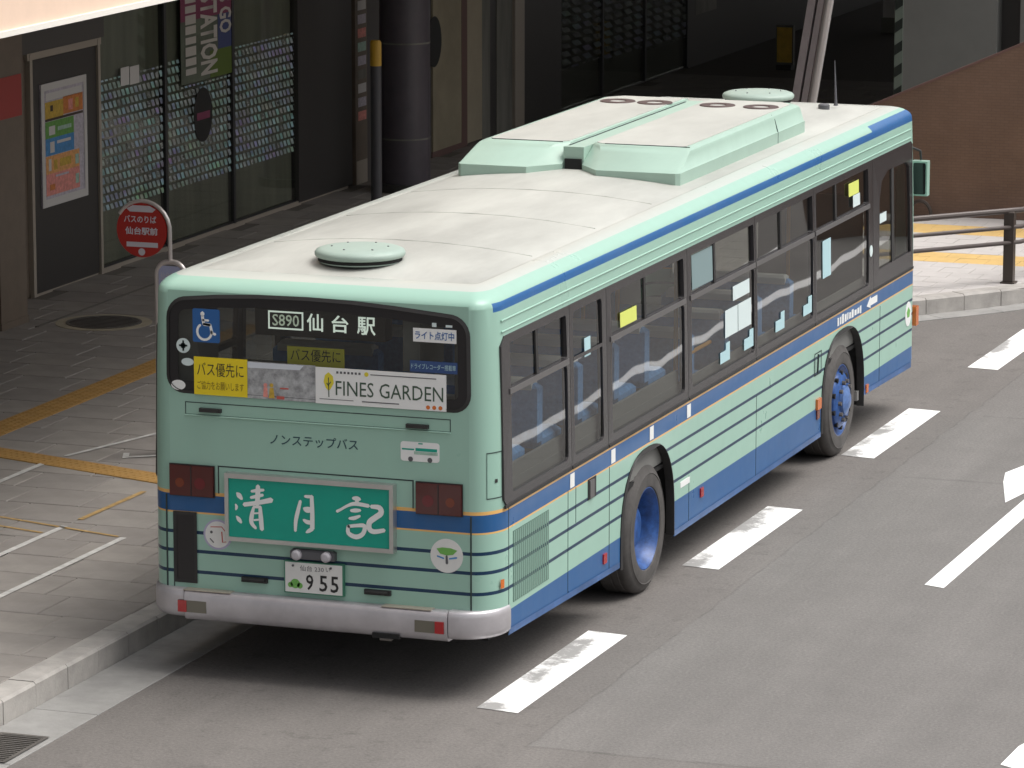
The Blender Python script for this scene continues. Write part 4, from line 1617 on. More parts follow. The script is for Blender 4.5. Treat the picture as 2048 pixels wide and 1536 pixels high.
def wheel(yc, rear, left):
    X = -W + .03 if left else -.03
    sg_ = -1 if left else 1
    zc = .474

    def lat(prof, **k):
        return MB().lathe([(r_, sg_ * h) for r_, h in prof], (X, yc, zc), ax='x', seg=56, **k)
    tp = [(.298, -.012), (.31, .004), (.345, .010), (.40, .004), (.405, .008), (.41, .002), (.435, -.006), (.462, -.022), (.476, -.045), (.478, -.07), (.474, -.078), (.474, -.09), (.478, -.095), (.478, -.14), (.474, -.145), (.474, -.155), (.478, -.16), (.478, -.24), (.45, -.275), (.30, -.28)]
    tyre = obj('wheel', lat(tp), 'tyre', bus)
    tyre['label'] = 'blue steel wheel with black tyre'
    if rear:
        rp = [(.300, -.012), (.305, -.004), (.296, -.002), (.288, -.02), (.270, -.04), (.255, -.10), (.235, -.16), (.17, -.175), (.16, -.175), (.155, -.10), (.13, -.085), (.0, -.085)]
        rim = obj('rim', lat(rp), 'wheel_blue', tyre)
        for k in range(10):
            a = 2 * math.pi * k / 10
            p = Vector((X - sg_ * .17, yc + .195 * math.cos(a), zc + .195 * math.sin(a)))
            obj('wheel_nut', MB().tube([p, p + Vector((sg_ * .035, 0, 0))], .017, 6), 'wheel_pale', tyre)
    else:
        rp = [(.300, -.012), (.305, -.004), (.294, -.002), (.284, -.03), (.262, -.05), (.245, -.035), (.235, .0), (.20, .022), (.165, .026), (.15, .024), (.12, .022)]
        rim = obj('rim', lat(rp), 'wheel_blue', tyre)
        hp_ = [(.125, .018), (.12, .05), (.085, .062), (.06, .075), (.0, .078)]
        obj('hub', lat(hp_), 'wheel_hub', tyre)
        for k in range(10):
            a = 2 * math.pi * k / 10
            p = Vector((X + sg_ * .02, yc + .165 * math.cos(a), zc + .165 * math.sin(a)))
            obj('wheel_nut', MB().tube([p, p + Vector((sg_ * .032, 0, 0))], .018, 6), 'iron', tyre)
            b_ = a + math.pi / 10
            q = Vector((X + sg_ * .006, yc + .232 * math.cos(b_), zc + .232 * math.sin(b_)))
            obj('hand_hole', MB().tube([q - Vector((sg_ * .02, 0, 0)), q + Vector((sg_ * .006, 0, 0))], .022, 10), 'under_black', tyre)


for left in (0, 1):
    wheel(RW, True, left)
    wheel(FW, False, left)
obj('underbody', MB().box(-W + .12, -.12, .2, 2.5, .36, .86).box(-W + .12, -.12, 4.0, 7.8, .34, .86).box(-W + .12, -.12, 9.35, 10.6, .36, .86).box(-W + .78, -.78, 2.4, 9.4, .36, .86).box(-W + .05, -.05, .15, 10.7, .84, .87), 'under_black', bus, smooth=False)
obj('mud_flap', MB().box(-.34, -.08, 9.18, 9.20, .26, .62), 'under_black', bus, smooth=False)
obj('step_bracket', MB().box(-.09, -.02, 9.10, 9.16, .38, .46), 'alu', bus, smooth=False)

# ---- interior
obj('floor', MB().box(-W + .06, -.06, .12, 10.7, .88, .90), 'interior_grey', bus, smooth=False)
obj('ceiling', MB().box(-W + .10, -.10, .16, 10.7, 2.50, 2.52), 'interior_pale', bus, smooth=False)
obj('inner_panel', MB().box(-.075, -.055, .28, 10.5, .9, 1.40).box(-W + .055, -W + .075, .28, 10.5, .9, 1.40).box(-.085, -.06, .28, 4.15, 1.40, 1.50), 'interior_grey', bus, smooth=False)
obj('raised_floor', MB().box(-W + .08, -.08, .14, 4.0, .9, 1.12), 'interior_grey', bus, smooth=False)
seat_me = {}
for nm_, (b_, m_) in {'seat': (MB().box(-.40, .40, .05, .46, .34, .44, ch=.03), 'seat_blue'), 'backrest': (MB().box(-.40, .40, -.04, .07, .40, .80, ch=.03), 'seat_blue'), 'head_cover': (MB().box(-.36, .36, -.05, .075, .76, .83, ch=.02), 'seat_cover'), 'seat_leg': (MB().box(-.30, .30, .15, .35, .0, .35), 'interior_grey')}.items():
    me = bpy.data.meshes.new(nm_)
    me.from_pydata(b_.v, [], b_.f)
    me.materials.append(MATS[m_])
    finish(me, False)
    seat_me[nm_] = me
for (ys_, zf) in (([.40, 1.15, 2.0, 2.8, 3.5], 1.12), ([4.6, 5.5, 6.4, 7.3], .90)):
    for y0 in ys_:
        for x0 in (-.50, -W + .50):
            so_ = bpy.data.objects.new('seat', seat_me['seat'])
            COL.objects.link(so_)
            so_.parent = bus
            so_.location = Vector((x0, y0, zf)) - bus.location
            for nm_ in ('backrest', 'head_cover', 'seat_leg'):
                c_ = bpy.data.objects.new(nm_, seat_me[nm_])
                COL.objects.link(c_)
                c_.parent = so_
for (x0, y0) in ((-.11, 4.24), (-.95, 3.2), (-.95, 5.4), (-.95, 7.0), (-1.5, 4.2), (-1.5, 6.2), (-.7, 9.3)):
    obj('grab_pole', MB().tube([(x0, y0, .9), (x0, y0, 2.5)], .018, 8), 'pole_orange', bus)
obj('grab_rail', MB().tube([(-.11, 4.42, 1.95), (-.11, 4.42, 1.66), (-.11, 4.48, 1.58), (-.11, 4.58, 1.55), (-.11, 5.1, 1.55)], .016, 8), 'pole_orange', bus)
for x0 in (-.75, -1.75):
    obj('ceiling_rail', MB().tube([(x0, .6, 2.32), (x0, 9.5, 2.32)], .015, 8), 'interior_pale', bus)
obj('driver_partition', MB().box(-1.0, -.08, 9.40, 9.44, .9, 2.1), 'interior_grey', bus, smooth=False)

# ---- rear window
rwf = obj('rear_window', strip_ring(MB(), REAR, RWIN, shrink(RWIN, RC, .075), .006), 'black_panel', bus, smooth=False)
obj('rubber_seal', strip_ring(MB(), REAR, shrink(RWIN, RC, -.012), shrink(RWIN, RC, .012), .002, wi=.012), 'black_rubber', rwf, smooth=False)
gin = shrink(RWIN, RC, .06)
obj('pane', MB().add([P3(REAR, u, v, .003) for u, v in gin], [tuple(range(len(gin)))]), 'rear_glass', rwf, smooth=False)
# inside the glass: destination display, side pillars
dsp = obj('destination_display', MB().box(-1.70, -.78, .05, .18, 2.345, 2.545), 'black_panel', bus, smooth=False)
m_, t_, b_ = base_mat('led')
b_.inputs['Base Color'].default_value = (.5, .55, .5, 1)
b_.inputs['Emission Color'].default_value = (.86, .95, .84, 1)
b_.inputs['Emission Strength'].default_value = .85
m_, t_, b_ = base_mat('led_dim')
b_.inputs['Base Color'].default_value = (.3, .35, .3, 1)
b_.inputs['Emission Color'].default_value = (.75, .85, .66, 1)
b_.inputs['Emission Strength'].default_value = .45
obj('code_frame', strip_ring(MB(), REAR, rect(-1.605, -1.355, 2.39, 2.512), rect(-1.594, -1.366, 2.401, 2.501), -.046), 'led', dsp, smooth=False)
text('route_code', 'S890', REAR, -1.575, -1.385, 2.412, 2.490, -.046, 'led_dim', dsp, bold=.01)
text('destination', '仙', REAR, -1.33, -1.215, 2.39, 2.508, -.046, 'led', dsp, bold=.014)
text('destination', '台', REAR, -1.155, -1.035, 2.39, 2.505, -.046, 'led', dsp, bold=.014)
text('destination', '駅', REAR, -.975, -.845, 2.385, 2.505, -.046, 'led', dsp, bold=.014)
obj('inner_duct', MB().box(-.66, -.54, .06, .5, 2.16, 2.52).box(-W + .12, -2.12, .06, .4, 1.9, 2.5).box(-.30, -.12, .06, .4, 1.9, 2.5), 'interior_grey', bus, smooth=False)
ysn = obj('inner_sign', MB().box(-1.465, -1.06, .03, .036, 2.10, 2.285), 'sign_yellow_dim', bus, smooth=False)
text('inner_sign_letters', 'バス優先に', REAR, -1.44, -1.085, 2.19, 2.272, -.028, 'ink', ysn)
obj('parcel_shelf', MB().box(-W + .12, -.12, .05, .45, 1.74, 1.78), 'interior_grey', bus, smooth=False)

# stickers on the outside of the glass
ac = flat('access_sticker', REAR, [rrect(-2.125, -1.93, 2.28, 2.505, .012, 3)], .008, 'access_blue', rwf)
wc = []
wc += brush([(-2.053, 2.478, .014), (-2.053, 2.464, .014)])
wc += brush([(-2.053, 2.455, .010), (-2.045, 2.405, .011), (-2.0, 2.40, .009)])
wc += brush([(-2.045, 2.402, .010), (-1.998, 2.398, .010), (-1.985, 2.345, .010), (-1.962, 2.338, .009)])
wc += brush([(-2.052, 2.43, .007), (-2.01, 2.428, .007)])
wc += brush([(-2.040 + .052 * math.cos(rad(a)), 2.352 + .054 * math.sin(rad(a)), .008) for a in range(125, 375, 20)])
mb = MB()
for q in wc:
    plate(mb, REAR, q, .008, .010)
obj('wheelchair_symbol', mb, 'white_print', ac, smooth=False)
ls = flat('lights_sticker', REAR, [rect(-.562, -.262, 2.375, 2.465)], .008, 'white_print', rwf)
text('sticker_letters', 'ライト点灯中', REAR, -.548, -.276, 2.392, 2.448, .010, 'access_blue', ls, bold=.015)
ds = flat('recorder_sticker', REAR, [rect(-.585, -.255, 2.175, 2.25)], .008, 'sticker_blue', rwf)
text('sticker_letters', 'ドライブレコーダー搭載車', REAR, -.575, -.265, 2.195, 2.232, .010, 'paper_blue', ds)
ya_ = flat('priority_sign', REAR, [rect(-2.118, -1.735, 1.928, 2.182)], .012, 'sign_yellow', rwf, th=.005)
text('sign_letters', 'バス優先に', REAR, -2.095, -1.76, 2.055, 2.148, .0135, 'ink', ya_)
text('sign_letters', 'ご協力をお願いします', REAR, -2.095, -1.76, 1.965, 2.022, .0135, 'ink_brown', ya_)
ph = flat('photo_strip', REAR, [rect(-1.733, -1.25, 1.926, 2.172)], .011, 'photo_grey', rwf, th=.004)
flat('photo_sky', REAR, [[(-1.73, 2.13), (-1.36, 2.135), (-1.33, 2.168), (-1.73, 2.168)]], .0125, 'photo_sky', ph, th=.001)
flat('photo_figure', REAR, [circ(-1.605, 2.02, .014, 10), [(-1.622, 1.94), (-1.588, 1.94), (-1.592, 2.005), (-1.618, 2.005)]], .0125, 'pos_pink', ph, th=.001)
flat('photo_figure', REAR, [circ(-1.562, 2.022, .014, 10), [(-1.582, 1.935), (-1.540, 1.935), (-1.548, 2.005), (-1.574, 2.005)]], .0125, 'pos_yellow', ph, th=.001)
flat('photo_red', REAR, [rect(-1.525, -1.47, 1.932, 1.952), rect(-1.5, -1.44, 2.0, 2.01)], .0125, 'red_print', ph, th=.001)
wa = flat('garden_advert', REAR, [rect(-1.248, -.332, 1.923, 2.165)], .012, 'white_print', rwf, th=.005)
text('advert_letters', 'FINES GARDEN', REAR, -1.105, -.352, 1.985, 2.082, .0135, 'ink_green', wa)
flat('advert_leaf', REAR, [[(-1.155, 2.135), (-1.125, 2.11), (-1.118, 2.065), (-1.14, 2.025), (-1.155, 2.01), (-1.175, 2.03), (-1.19, 2.07), (-1.18, 2.115)]], .0135, 'leaf_yellow', wa, th=.001)
flat('advert_stem', REAR, [[(-1.158, 2.10), (-1.152, 2.10), (-1.15, 1.97), (-1.156, 1.97)], [(-1.17, 2.06), (-1.155, 2.04), (-1.152, 2.046), (-1.166, 2.066)], [(-1.14, 2.075), (-1.155, 2.055), (-1.152, 2.05), (-1.136, 2.07)]], .0145, 'ink_green', wa, th=.001)
flat('advert_small_print', REAR, [rect(-1.10 + .026 * k_, -1.085 + .026 * k_, 2.13, 2.145) for k_ in range(7)], .0135, 'fixture_grey', wa, th=.001)
flat('advert_rule', REAR, [rect(-.86, -.40, 2.133, 2.139), rect(-1.22, -.98, 1.953, 1.957), rect(-.92, -.66, 1.95, 1.957)], .0135, 'fixture_grey', wa, th=.001)
flat('advert_dot', REAR, [circ(-.888, 2.136, .015, 14)], .0135, 'leaf_yellow', wa, th=.001)
flat('advert_dot', REAR, [circ(-.458, 1.945, .014, 14), circ(-.415, 1.945, .014, 14), circ(-.372, 1.945, .014, 14)], .0135, 'lamp_amber', wa, th=.001)
r1 = flat('round_sticker', REAR, [circ(-2.195, 2.25, .05, 22)], .009, 'paper', rwf)
flat('sticker_print', REAR, [rect(-2.225, -2.165, 2.245, 2.257), rect(-2.20, -2.188, 2.215, 2.285), circ(-2.195, 2.25, .02, 12)], .011, 'seam', r1, th=.001)
flat('round_sticker', REAR, [circ(-2.165, 2.142, .045, 18, rv=.026)], .009, 'paper', rwf)
flat('round_sticker', REAR, [circ(-2.235, 1.982, .052, 18, rv=.034)], .009, 'white_print', rwf)
flat('small_mark', REAR, [rect(-.43, -.40, 2.478, 2.505), rect(-.335, -.29, 2.480, 2.495)], .009, 'paper', rwf)

# ---- rear panel furniture
def seam_ring(u0, u1, v0, v1, w_=.008, nm='hatch_seam'):
    obj(nm, strip_ring(MB(), REAR, rect(u0, u1, v0, v1), rect(u0 + w_, u1 - w_, v0 + w_, v1 - w_), .0015), 'seam', bus, smooth=False)


seam_ring(-2.19, -.305, 1.785, 1.873, .006)
obj('hatch_lip', MB().tube([(-2.19, -.004, 1.783), (-.305, -.004, 1.783)], .006, 6), 'mint_plain', bus)
obj('hatch_seam', MB().box(-1.96, -.565, -.0015, .01, 1.443, 1.452).box(-1.96, -1.951, -.0015, .01, 1.262, 1.443).box(-.574, -.565, -.0015, .01, 1.262, 1.443), 'seam', bus, smooth=False)
for x0 in (-2.005, -.69 - 1.28 + .0):
    pass
for (u0, z0) in ((-2.08, 1.825), (-.61, 1.815)):
    obj('hatch_handle', MB().box(u0, u0 + .155, -.028, 0, z0 - .013, z0 + .013).box(u0 + .02, u0 + .135, -.036, -.028, z0 - .009, z0 + .012), 'black_rubber', bus, smooth=False)
for (u0, z0) in ((-1.79, .70), (-.91, .685)):
    obj('door_grip', MB().box(u0, u0 + .185, -.024, 0, z0 - .022, z0 + .012).tube([(u0 + .015, -.035, z0), (u0 + .17, -.035, z0)], .012, 8), 'black_rubber', bus, smooth=False)
for x0 in (-2.337, -.166):
    obj('door_seam', MB().box(x0 - .005, x0 + .005, -.0025, .01, .60, 1.235), 'seam', bus, smooth=False)
obj('door_seam', MB().box(-2.29, -2.283, -.0025, .01, .60, 1.12), 'seam', bus, smooth=False)
text('model_letters', 'ノンステップバス', REAR, -1.58, -.955, 1.622, 1.695, .002, 'text_navy', bus, bold=.006)
bst = flat('bus_picture_sticker', REAR, [rrect(-.655, -.383, 1.578, 1.708, .02, 4)], .003, 'white_print', bus)
bst['label'] = 'small white sticker with a pictured bus'
flat('sticker_stripe', REAR, [rect(-.55, -.40, 1.648, 1.668), rect(-.645, -.56, 1.652, 1.662), rect(-.53, -.50, 1.694, 1.702)], .0045, 'sign_green', bst, th=.001)
flat('sticker_stripe', REAR, [rect(-.56, -.395, 1.625, 1.645)], .0045, 'pos_mint', bst, th=.001)
flat('sticker_wheel', REAR, [circ(-.585, 1.592, .017, 14), circ(-.45, 1.592, .017, 14)], .0045, 'fixture_grey', bst, th=.001)

for (u0, am, rd, lab) in ((-2.30, -2.225, -2.08, 'tail lamp by the black slot'), (-.54, -.30, -.455, 'tail lamp above the round leaf sticker')):
    tl = obj('tail_lamp', MB().box(u0, u0 + .315, -.030, 0, 1.238, 1.442), 'lamp_smoke', bus, smooth=False)
    tl['label'] = lab
    obj('lamp_frame', strip_ring(MB(), REAR, rect(u0 - .008, u0 + .323, 1.230, 1.450), rect(u0, u0 + .315, 1.238, 1.442), .012), 'black_rubber', tl, smooth=False)
    flat('amber_lens', REAR, [circ(am, 1.325, .032, 20)], .0325, 'lamp_dark_amber', tl)
    flat('red_lens', REAR, [circ(rd, 1.325, .040, 20)], .0325, 'lamp_deep_red', tl)
    obj('lens_rib', MB().box(u0 + .154, u0 + .160, -.033, -.029, 1.24, 1.44), 'black_rubber', tl, smooth=False)
bp_ = obj('intake_slot', MB().box(-2.275, -2.122, -.006, .0, .645, 1.118), 'black_panel', bus, smooth=False)
obj('slot_frame', strip_ring(MB(), REAR, rect(-2.283, -2.114, .637, 1.124), rect(-2.262, -2.135, .66, 1.10), .009), 'black_rubber', bp_, smooth=False)

# green advert board
bd = obj('advert_board', MB().box(-1.865, -.705, -.055, -.0, .985, 1.40), 'sign_green', bus, smooth=False)
bd['label'] = 'green board with white brush lettering in a metal frame'
fm = MB()
fm.box(-1.885, -1.858, -.068, 0, .962, 1.42).box(-.712, -.685, -.068, 0, .962, 1.42).box(-1.858, -.712, -.068, 0, 1.388, 1.42).box(-1.858, -.712, -.068, 0, .962, .99)
obj('board_frame', fm, 'alu', bd, smooth=False)


def sg(u, v):
    s_ = (u - 78) / 1862
    vt, vb = 90 + 125 * s_, 765 + 150 * s_
    t_ = (v - vt) / (vb - vt)
    return -1.853 + s_ * 1.136, 1.385 - t_ * .392


STK = [[(165, 262, 9), (190, 290, 24), (222, 332, 14)], [(148, 395, 8), (160, 425, 14), (150, 458, 8)], [(158, 535, 8), (185, 570, 20), (212, 608, 12)],
       [(415, 180, 20), (412, 280, 24), (402, 400, 20)], [(338, 242, 12), (410, 232, 16), (482, 226, 12)], [(330, 316, 13), (400, 300, 16), (472, 285, 13)], [(250, 397, 20), (400, 378, 20), (572, 343, 24)],
       [(362, 430, 12), (340, 520, 20), (335, 610, 20), (385, 675, 13)], [(360, 425, 12), (445, 425, 13)], [(438, 425, 16), (446, 560, 22), (457, 690, 20)], [(370, 500, 8), (436, 497, 8)], [(365, 580, 9), (440, 572, 9)],
       [(912, 352, 14), (880, 480, 19), (856, 590, 18), (850, 706, 13)], [(965, 296, 12), (1000, 300, 15), (1050, 300, 14)], [(1044, 296, 18), (1050, 500, 21), (1048, 680, 22)], [(1050, 680, 18), (1010, 705, 18), (978, 724, 9)], [(955, 440, 16), (990, 455, 28), (1045, 455, 22)], [(948, 575, 12), (990, 600, 20), (1045, 610, 18)],
       [(1525, 315, 14), (1570, 318, 22), (1606, 328, 14)], [(1570, 318, 20), (1572, 385, 16)], [(1338, 472, 14), (1390, 445, 12), (1460, 405, 13), (1550, 380, 18), (1705, 405, 17)], [(1500, 462, 13), (1555, 460, 19), (1610, 458, 12)], [(1480, 555, 11), (1540, 550, 18), (1605, 525, 11)],
       [(1470, 645, 16), (1470, 730, 20), (1560, 775, 22), (1640, 735, 20), (1655, 645, 20), (1560, 640, 16), (1470, 650, 16)],
       [(1735, 412, 17), (1830, 425, 24), (1848, 490, 26), (1780, 545, 26), (1715, 600, 26), (1715, 680, 24), (1770, 712, 22), (1885, 695, 18)]]
smb = MB()
kk = 392 / 675 / 1000 * 1.0
for i_s, stq in enumerate(STK):
    pts = [(*sg(u, v), h * 1.28 * .392 / 680) for (u, v, h) in stq]
    # refine with a smooth curve through the points
    if len(pts) > 2:
        fine_ = []
        for i in range(len(pts) - 1):
            p0, p1, p2, p3 = pts[max(i - 1, 0)], pts[i], pts[i + 1], pts[min(i + 2, len(pts) - 1)]
            for k in range(4):
                t_ = k / 4
                fine_.append(tuple(.5 * (2 * p1[j] + (p2[j] - p0[j]) * t_ + (2 * p0[j] - 5 * p1[j] + 4 * p2[j] - p3[j]) * t_ ** 2 + (3 * p1[j] - p0[j] - 3 * p2[j] + p3[j]) * t_ ** 3) for j in range(3)))
        fine_.append(pts[-1])
        pts = fine_
    smb = MB()
    for q in brush(pts):
        w_ = .0565 + .00012 * i_s
        smb.add([P3(REAR, u, v, w_) for u, v in q], [tuple(range(len(q)))])
    obj('brush_stroke', smb, 'white_print', bd, smooth=False, recalc=False, dedup=True)

# lamps over the plate, plate
cl = obj('plate_lamp', MB().box(-1.425, -1.11, -.05, 0, .872, .935, ch=.012), 'fixture_grey', bus, smooth=False)
for x0 in (-1.375, -1.165):
    obj('lens', MB().lathe([(.0, -.086), (.022, -.084), (.034, -.072), (.036, -.05), (.036, -.03)], (x0, 0, .90), ax='y', seg=24), 'clear_lens', cl)
pl = obj('number_plate', MB().box(-1.475, -1.052, -.034, -.0, .634, .852), 'plate_green_edge', bus, smooth=False)
pl['label'] = 'white number plate reading 9 55'
flat('plate_face', REAR, [rect(-1.467, -1.060, .642, .844)], .036, 'plate_white', pl)
text('plate_numbers', '9', REAR, -1.318, -1.265, .662, .768, .038, 'ink', pl, bold=.012)
text('plate_numbers', '5', REAR, -1.222, -1.165, .660, .768, .038, 'ink', pl, bold=.012)
text('plate_numbers', '5', REAR, -1.142, -1.085, .658, .768, .038, 'ink', pl, bold=.012)
text('plate_region', '仙台 230', REAR, -1.36, -1.19, .790, .828, .038, 'fixture_grey', pl)
text('plate_kana', 'い', REAR, -1.175, -1.145, .795, .825, .038, 'fixture_grey', pl)
flat('plate_picture', REAR, [circ(-1.395, .70, .034, 18, rv=.032), circ(-1.43, .69, .018, 12), circ(-1.362, .688, .020, 12)], .0375, 'leaf_green', pl, th=.001)
for x0 in (-1.41, -1.14):
    obj('plate_bolt', MB().lathe([(.0, -.043), (.008, -.042), (.008, -.034)], (x0, 0, .822), ax='y', seg=10), 'fixture_grey', pl)

for (cx, cz, r_, kind_) in ((-1.965, .982, .104, 0), (-.335, .962, .114, 1)):
    rs = flat('round_sticker', REAR, [circ(cx, cz, r_, 36)], .003, ('sticker_ring', 'plate_white')[kind_], bus)
    if kind_ == 0:
        rs['label'] = 'round white sticker with a lavender rim'
        flat('sticker_face', REAR, [circ(cx, cz, .09, 36)], .005, 'plate_white', rs)
        flat('sticker_print', REAR, brush([(cx - .05, cz + .05, .003), (cx + .03, cz + .055, .003), (cx + .06, cz + .02, .003)]) + brush([(cx + .03, cz + .02, .004), (cx + .035, cz - .05, .004), (cx + .06, cz - .045, .003)]), .0065, 'red_print', rs, th=.001)
        flat('sticker_print', REAR, [circ(cx - .045, cz + .015, .01, 10)] + brush([(cx - .055, cz - .03, .004), (cx - .03, cz - .055, .004)]), .0065, 'fixture_grey', rs, th=.001)
    else:
        rs['label'] = 'round pale sticker with a green leaf mark'
        flat('leaf_mark', REAR, [[(cx - .07, cz + .045), (cx - .03, cz + .055), (cx + .03, cz + .053), (cx + .075, cz + .04), (cx + .045, cz + .01), (cx, cz + .003), (cx - .045, cz + .012)]], .005, 'leaf_green', rs, th=.001)
        flat('sticker_print', REAR, brush([(cx, cz - .0, .007), (cx + .002, cz - .05, .009)]), .005, 'fixture_grey', rs, th=.001)
        flat('sticker_print', REAR, brush([(cx - .065, cz - .005, .005), (cx - .02, cz - .018, .005)]) + brush([(cx + .02, cz - .018, .005), (cx + .07, cz - .008, .006)]), .005, 'pos_blue', rs, th=.001)


def corner_patch(name, a0, a1, z0, z1, out, m, parent=bus, n=6):
    mb = MB()
    for k in range(n):
        qs = []
        for a in (a0 + (a1 - a0) * k / n, a0 + (a1 - a0) * (k + 1) / n):
            x, y_, _ = corner(a, z0)
            nx, ny = math.cos(a) / RXR, -math.sin(a) / RYR
            L_ = math.hypot(nx, ny)
            qs.append((x + nx / L_ * out, y_ + ny / L_ * out))
        mb.quad((*qs[0], z0), (*qs[1], z0), (*qs[1], z1), (*qs[0], z1))
    return obj(name, mb, m, parent, dedup=True)


for (a0, a1, z0, z1) in ((.35, .95, 1.345, 1.352), (.35, .95, 1.648, 1.655), (.35, .37, 1.35, 1.65), (.93, .95, 1.35, 1.65)):
    corner_patch('filler_seam', a0, a1, z0, z1, .002, 'seam')
corner_patch('filler_lock', .55, .65, 1.45, 1.475, .003, 'black_rubber')
corner_patch('side_marker', .32, .48, .735, .795, .012, 'lamp_amber')

# rear bumper: middle piece and two wrap-round ends
BP = []
for k in range(9):
    a = math.pi / 2 * k / 8
    BP.append((Vector((-.26 + .198 * math.cos(a), .25 - .25 * math.sin(a))), Vector((math.cos(a), -math.sin(a)))))
BP = [(Vector((-.062, .268)), Vector((1, 0)))] + BP
prof = [(-.02, .606), (.05, .606), (.066, .600), (.074, .588), (.078, .56), (.078, .47), (.074, .440), (.06, .420), (.0, .412), (-.02, .412)]
prof_c = [(-.02, .60), (.055, .602), (.075, .590), (.084, .565), (.086, .50), (.082, .45), (.07, .41), (.045, .398), (-.02, .396)]


def bumper_piece(name, pts, pf, parent=bus):
    mb = MB()
    rs_ = [[(p.x + n_.x * o_, p.y + n_.y * o_, z_) for o_, z_ in pf] for p, n_ in pts]
    m_n = len(pf)
    base_ = len(mb.v)
    for r_ in rs_:
        mb.v += r_
    for i in range(len(rs_) - 1):
        for k in range(m_n - 1):
            mb.f.append([base_ + i * m_n + k, base_ + (i + 1) * m_n + k, base_ + (i + 1) * m_n + k + 1, base_ + i * m_n + k + 1])
            mb.m.append(0)
    mb.f.append([base_ + k for k in range(m_n)])
    mb.m.append(0)
    mb.f.append([base_ + (len(rs_) - 1) * m_n + k for k in range(m_n)][::-1])
    mb.m.append(0)
    return obj(name, mb, 'bumper_silver', parent, angle=50)


endR = BP + [(Vector((-.298, 0)), Vector((0, -1)))]
endL = [(Vector((-W - p.x, p.y)), Vector((-n_.x, n_.y))) for p, n_ in endR][::-1]
bumper_piece('bumper_end', endR, prof)
bumper_piece('bumper_end', endL, prof)
mid_b = bumper_piece('bumper', [(Vector((x_, 0)), Vector((0, -1))) for x_ in (-W + .304, -W + .36, -W + .40, -1.2425, -.40, -.36, -.304)], prof_c)
obj('step_pad', MB().box(-2.19, -1.85, -.075, 0, .600, .606), 'frame_pale', mid_b, smooth=False)
obj('step_pad', MB().box(-.77, -.42, -.075, 0, .600, .606), 'frame_pale', mid_b, smooth=False)
for (u0, red_left) in ((-2.225, True), (-.53, False)):
    bl = obj('bumper_lamp', MB().box(u0, u0 + .205, -.088, -.04, .455, .535), 'lamp_grey', mid_b, smooth=False)
    xr = (u0, u0 + .062) if red_left else (u0 + .143, u0 + .205)
    obj('reflector', MB().box(xr[0], xr[1], -.093, -.05, .455, .535), 'lamp_red', mid_b, smooth=False)
tow = obj('tow_recess', MB().box(-.83, -.64, -.088, .0, .392, .425), 'under_black', mid_b, smooth=False)
obj('tow_eye', MB().tube([(-.77, -.03, .39), (-.77, -.08, .385), (-.70, -.08, .385), (-.70, -.03, .39)], .011, 8), 'iron', mid_b)

# ---- roof equipment
for (cy, cx_, r_) in ((.76, -1.235, .305), (10.28, -1.27, .315)):
    zr = 2.775
    rv = obj('roof_vent', MB().lathe([(r_ * .9, zr - .02), (r_ * .92, zr + .012), (r_ * .97, zr + .016), (r_, zr + .028), (r_ * 1.0, zr + .045), (r_ * .965, zr + .060), (r_ * .86, zr + .072), (r_ * .6, zr + .080), (0, zr + .083)], (cx_, cy, 0), seg=48), 'vent_paint', bus, angle=60)
    obj('vent_gap', MB().lathe([(r_ * .93, zr - .01), (r_ * .93, zr + .02)], (cx_, cy, 0), seg=48), 'under_black', rv)
    for k in range(6):
        a = 2 * math.pi * k / 6 + .3
        obj('vent_screw', MB().lathe([(.009, .078), (.007, .084), (0, .085)], (cx_ + r_ * .62 * math.cos(a), cy + r_ * .62 * math.sin(a), zr), seg=8), 'fixture_grey', rv)

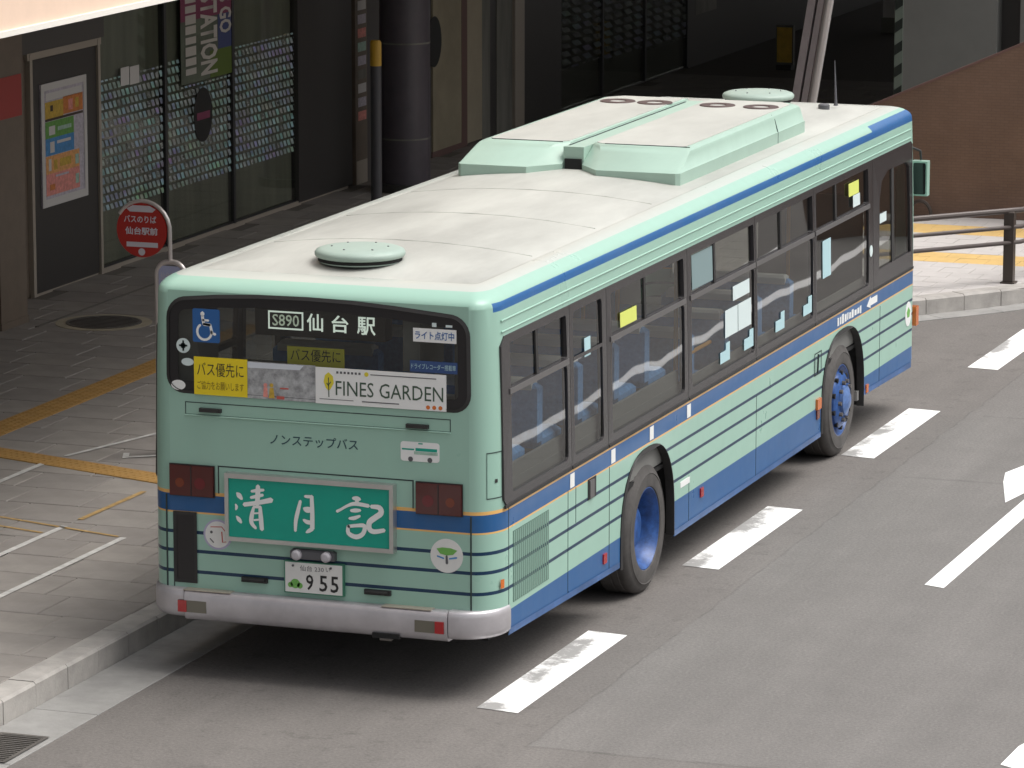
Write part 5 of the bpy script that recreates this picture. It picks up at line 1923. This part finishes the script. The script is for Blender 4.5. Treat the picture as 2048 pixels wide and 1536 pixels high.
def ac_half(x0, x1, left):
    """one shell of the roof cooling unit, inner rear corner cut back"""
    Y0, Y1 = 5.12, 8.72
    zb, zl, zt_ = 2.70, 2.822, 2.965
    inner_x = x1 if left else x0
    sgn = -1 if left else 1               # towards the outer side

    def outline(d_side, d_in, d_rear, d_front, cut):
        xo = (x0 + d_side) if left else (x1 - d_side)
        xi = inner_x + sgn * d_in
        pts = [(xo, Y0 + d_rear + .03), (xo - sgn * .03, Y0 + d_rear), (xi + sgn * cut, Y0 + d_rear), (xi, Y0 + d_rear + cut * 1.3), (xi, Y1 - d_front), (xo - sgn * .10, Y1 - d_front), (xo, Y1 - d_front - .12)]
        return pts if not left else pts
    rings_ = []
    for (z_, a_, b_, c_, d_, e_) in ((zb, 0, 0, 0, 0, .20), (zl, 0, 0, 0, 0, .20), (zl + .008, .008, .0, .02, .01, .20), (2.925, .03, .006, .30, .03, .13), (2.948, .04, .010, .37, .04, .10), (2.961, .06, .014, .41, .06, .08), (zt_, .095, .02, .45, .09, .06)):
        rings_.append([(x_, y_, z_) for x_, y_ in outline(a_, b_, c_, d_, e_)])
    mb = MB()
    loft(mb, rings_, close=True)
    u = obj('cooling_unit', mb, 'unit_paint', bus, angle=32)
    tp = outline(.10, .03, .47, .10, .05)
    mb = MB()
    mb.prism([(x_, y_, zt_ + .004) for x_, y_ in (tp if not left else tp[::-1])], (0, 0, -.006))
    obj('top_panel', mb, 'unit_top', u, smooth=False)
    xo = x0 + .0 if left else x1
    jm = MB()
    plate(jm, REAR, [(xo + sgn * .0015, 2.71), (xo + sgn * .0015, 2.823), (xo - sgn * .0285, 2.926), (xo - sgn * .0585, 2.9625), (xo - sgn * .08, 2.955), (xo - sgn * .04, 2.72)], -7.810, -7.802)
    obj('shell_joint', jm, 'seam', u, smooth=False)
    obj('panel_joint', MB().box(x0 + .12, x1 - .06, 5.575, 5.587, 2.9655, 2.970), 'seam', u, smooth=False)
    for fx in ((x0 + .28, x1 - .16) if left else (x0 + .22, x1 - .27)):
        obj('fan_grille', MB().lathe([(.15, 2.9695), (.145, 2.976), (.075, 2.976), (.07, 2.9695)], (fx, 8.22, 0), seg=28), 'fan_brown', u)
    return u


ac_half(-2.165, -1.40, True)
ac_half(-1.235, -.37, False)
obj('unit_channel', MB().box(-1.40, -1.235, 5.42, 8.6, 2.74, 2.952), 'unit_paint', bus, smooth=False)
obj('channel_strip', MB().box(-1.385, -1.372, 5.5, 8.5, 2.945, 2.956), 'seam', bus, smooth=False)
obj('channel_socket', MB().box(-1.385, -1.25, 5.40, 5.425, 2.76, 2.86), 'under_black', bus, smooth=False)
an = obj('antenna', MB().tube([(-.53, 10.15, 2.77), (-.53, 10.15, 2.80), (-.55, 10.17, 3.16)], [.022, .012, .0035], 8), 'fixture_grey', bus)
obj('roof_knob', MB().lathe([(.05, -.02), (.05, .018), (.035, .028), (0, .03)], (-.60, 10.02, 2.77), seg=20), 'fixture_grey', bus)

# ---- mirror and front corner lamp
mi_ = obj('door_mirror', MB().box(-.07, .072, 11.04, 11.13, 1.885, 2.195), 'mint_plain', bus, smooth=False)
flat('mirror_glass', REAR, [rrect(-.056, .058, 1.90, 2.18, .015, 3)], -11.037, 'mirror_glass', mi_)
obj('mirror_arm', MB().tube([(-.25, 10.75, 2.36), (-.10, 11.02, 2.33), (-.01, 11.10, 2.28), (.0, 11.10, 2.20)], .012, 8), 'black_rubber', mi_)
obj('front_indicator', MB().box(-.10, .022, 10.93, 11.02, .735, .905), 'lamp_amber', bus, smooth=False)
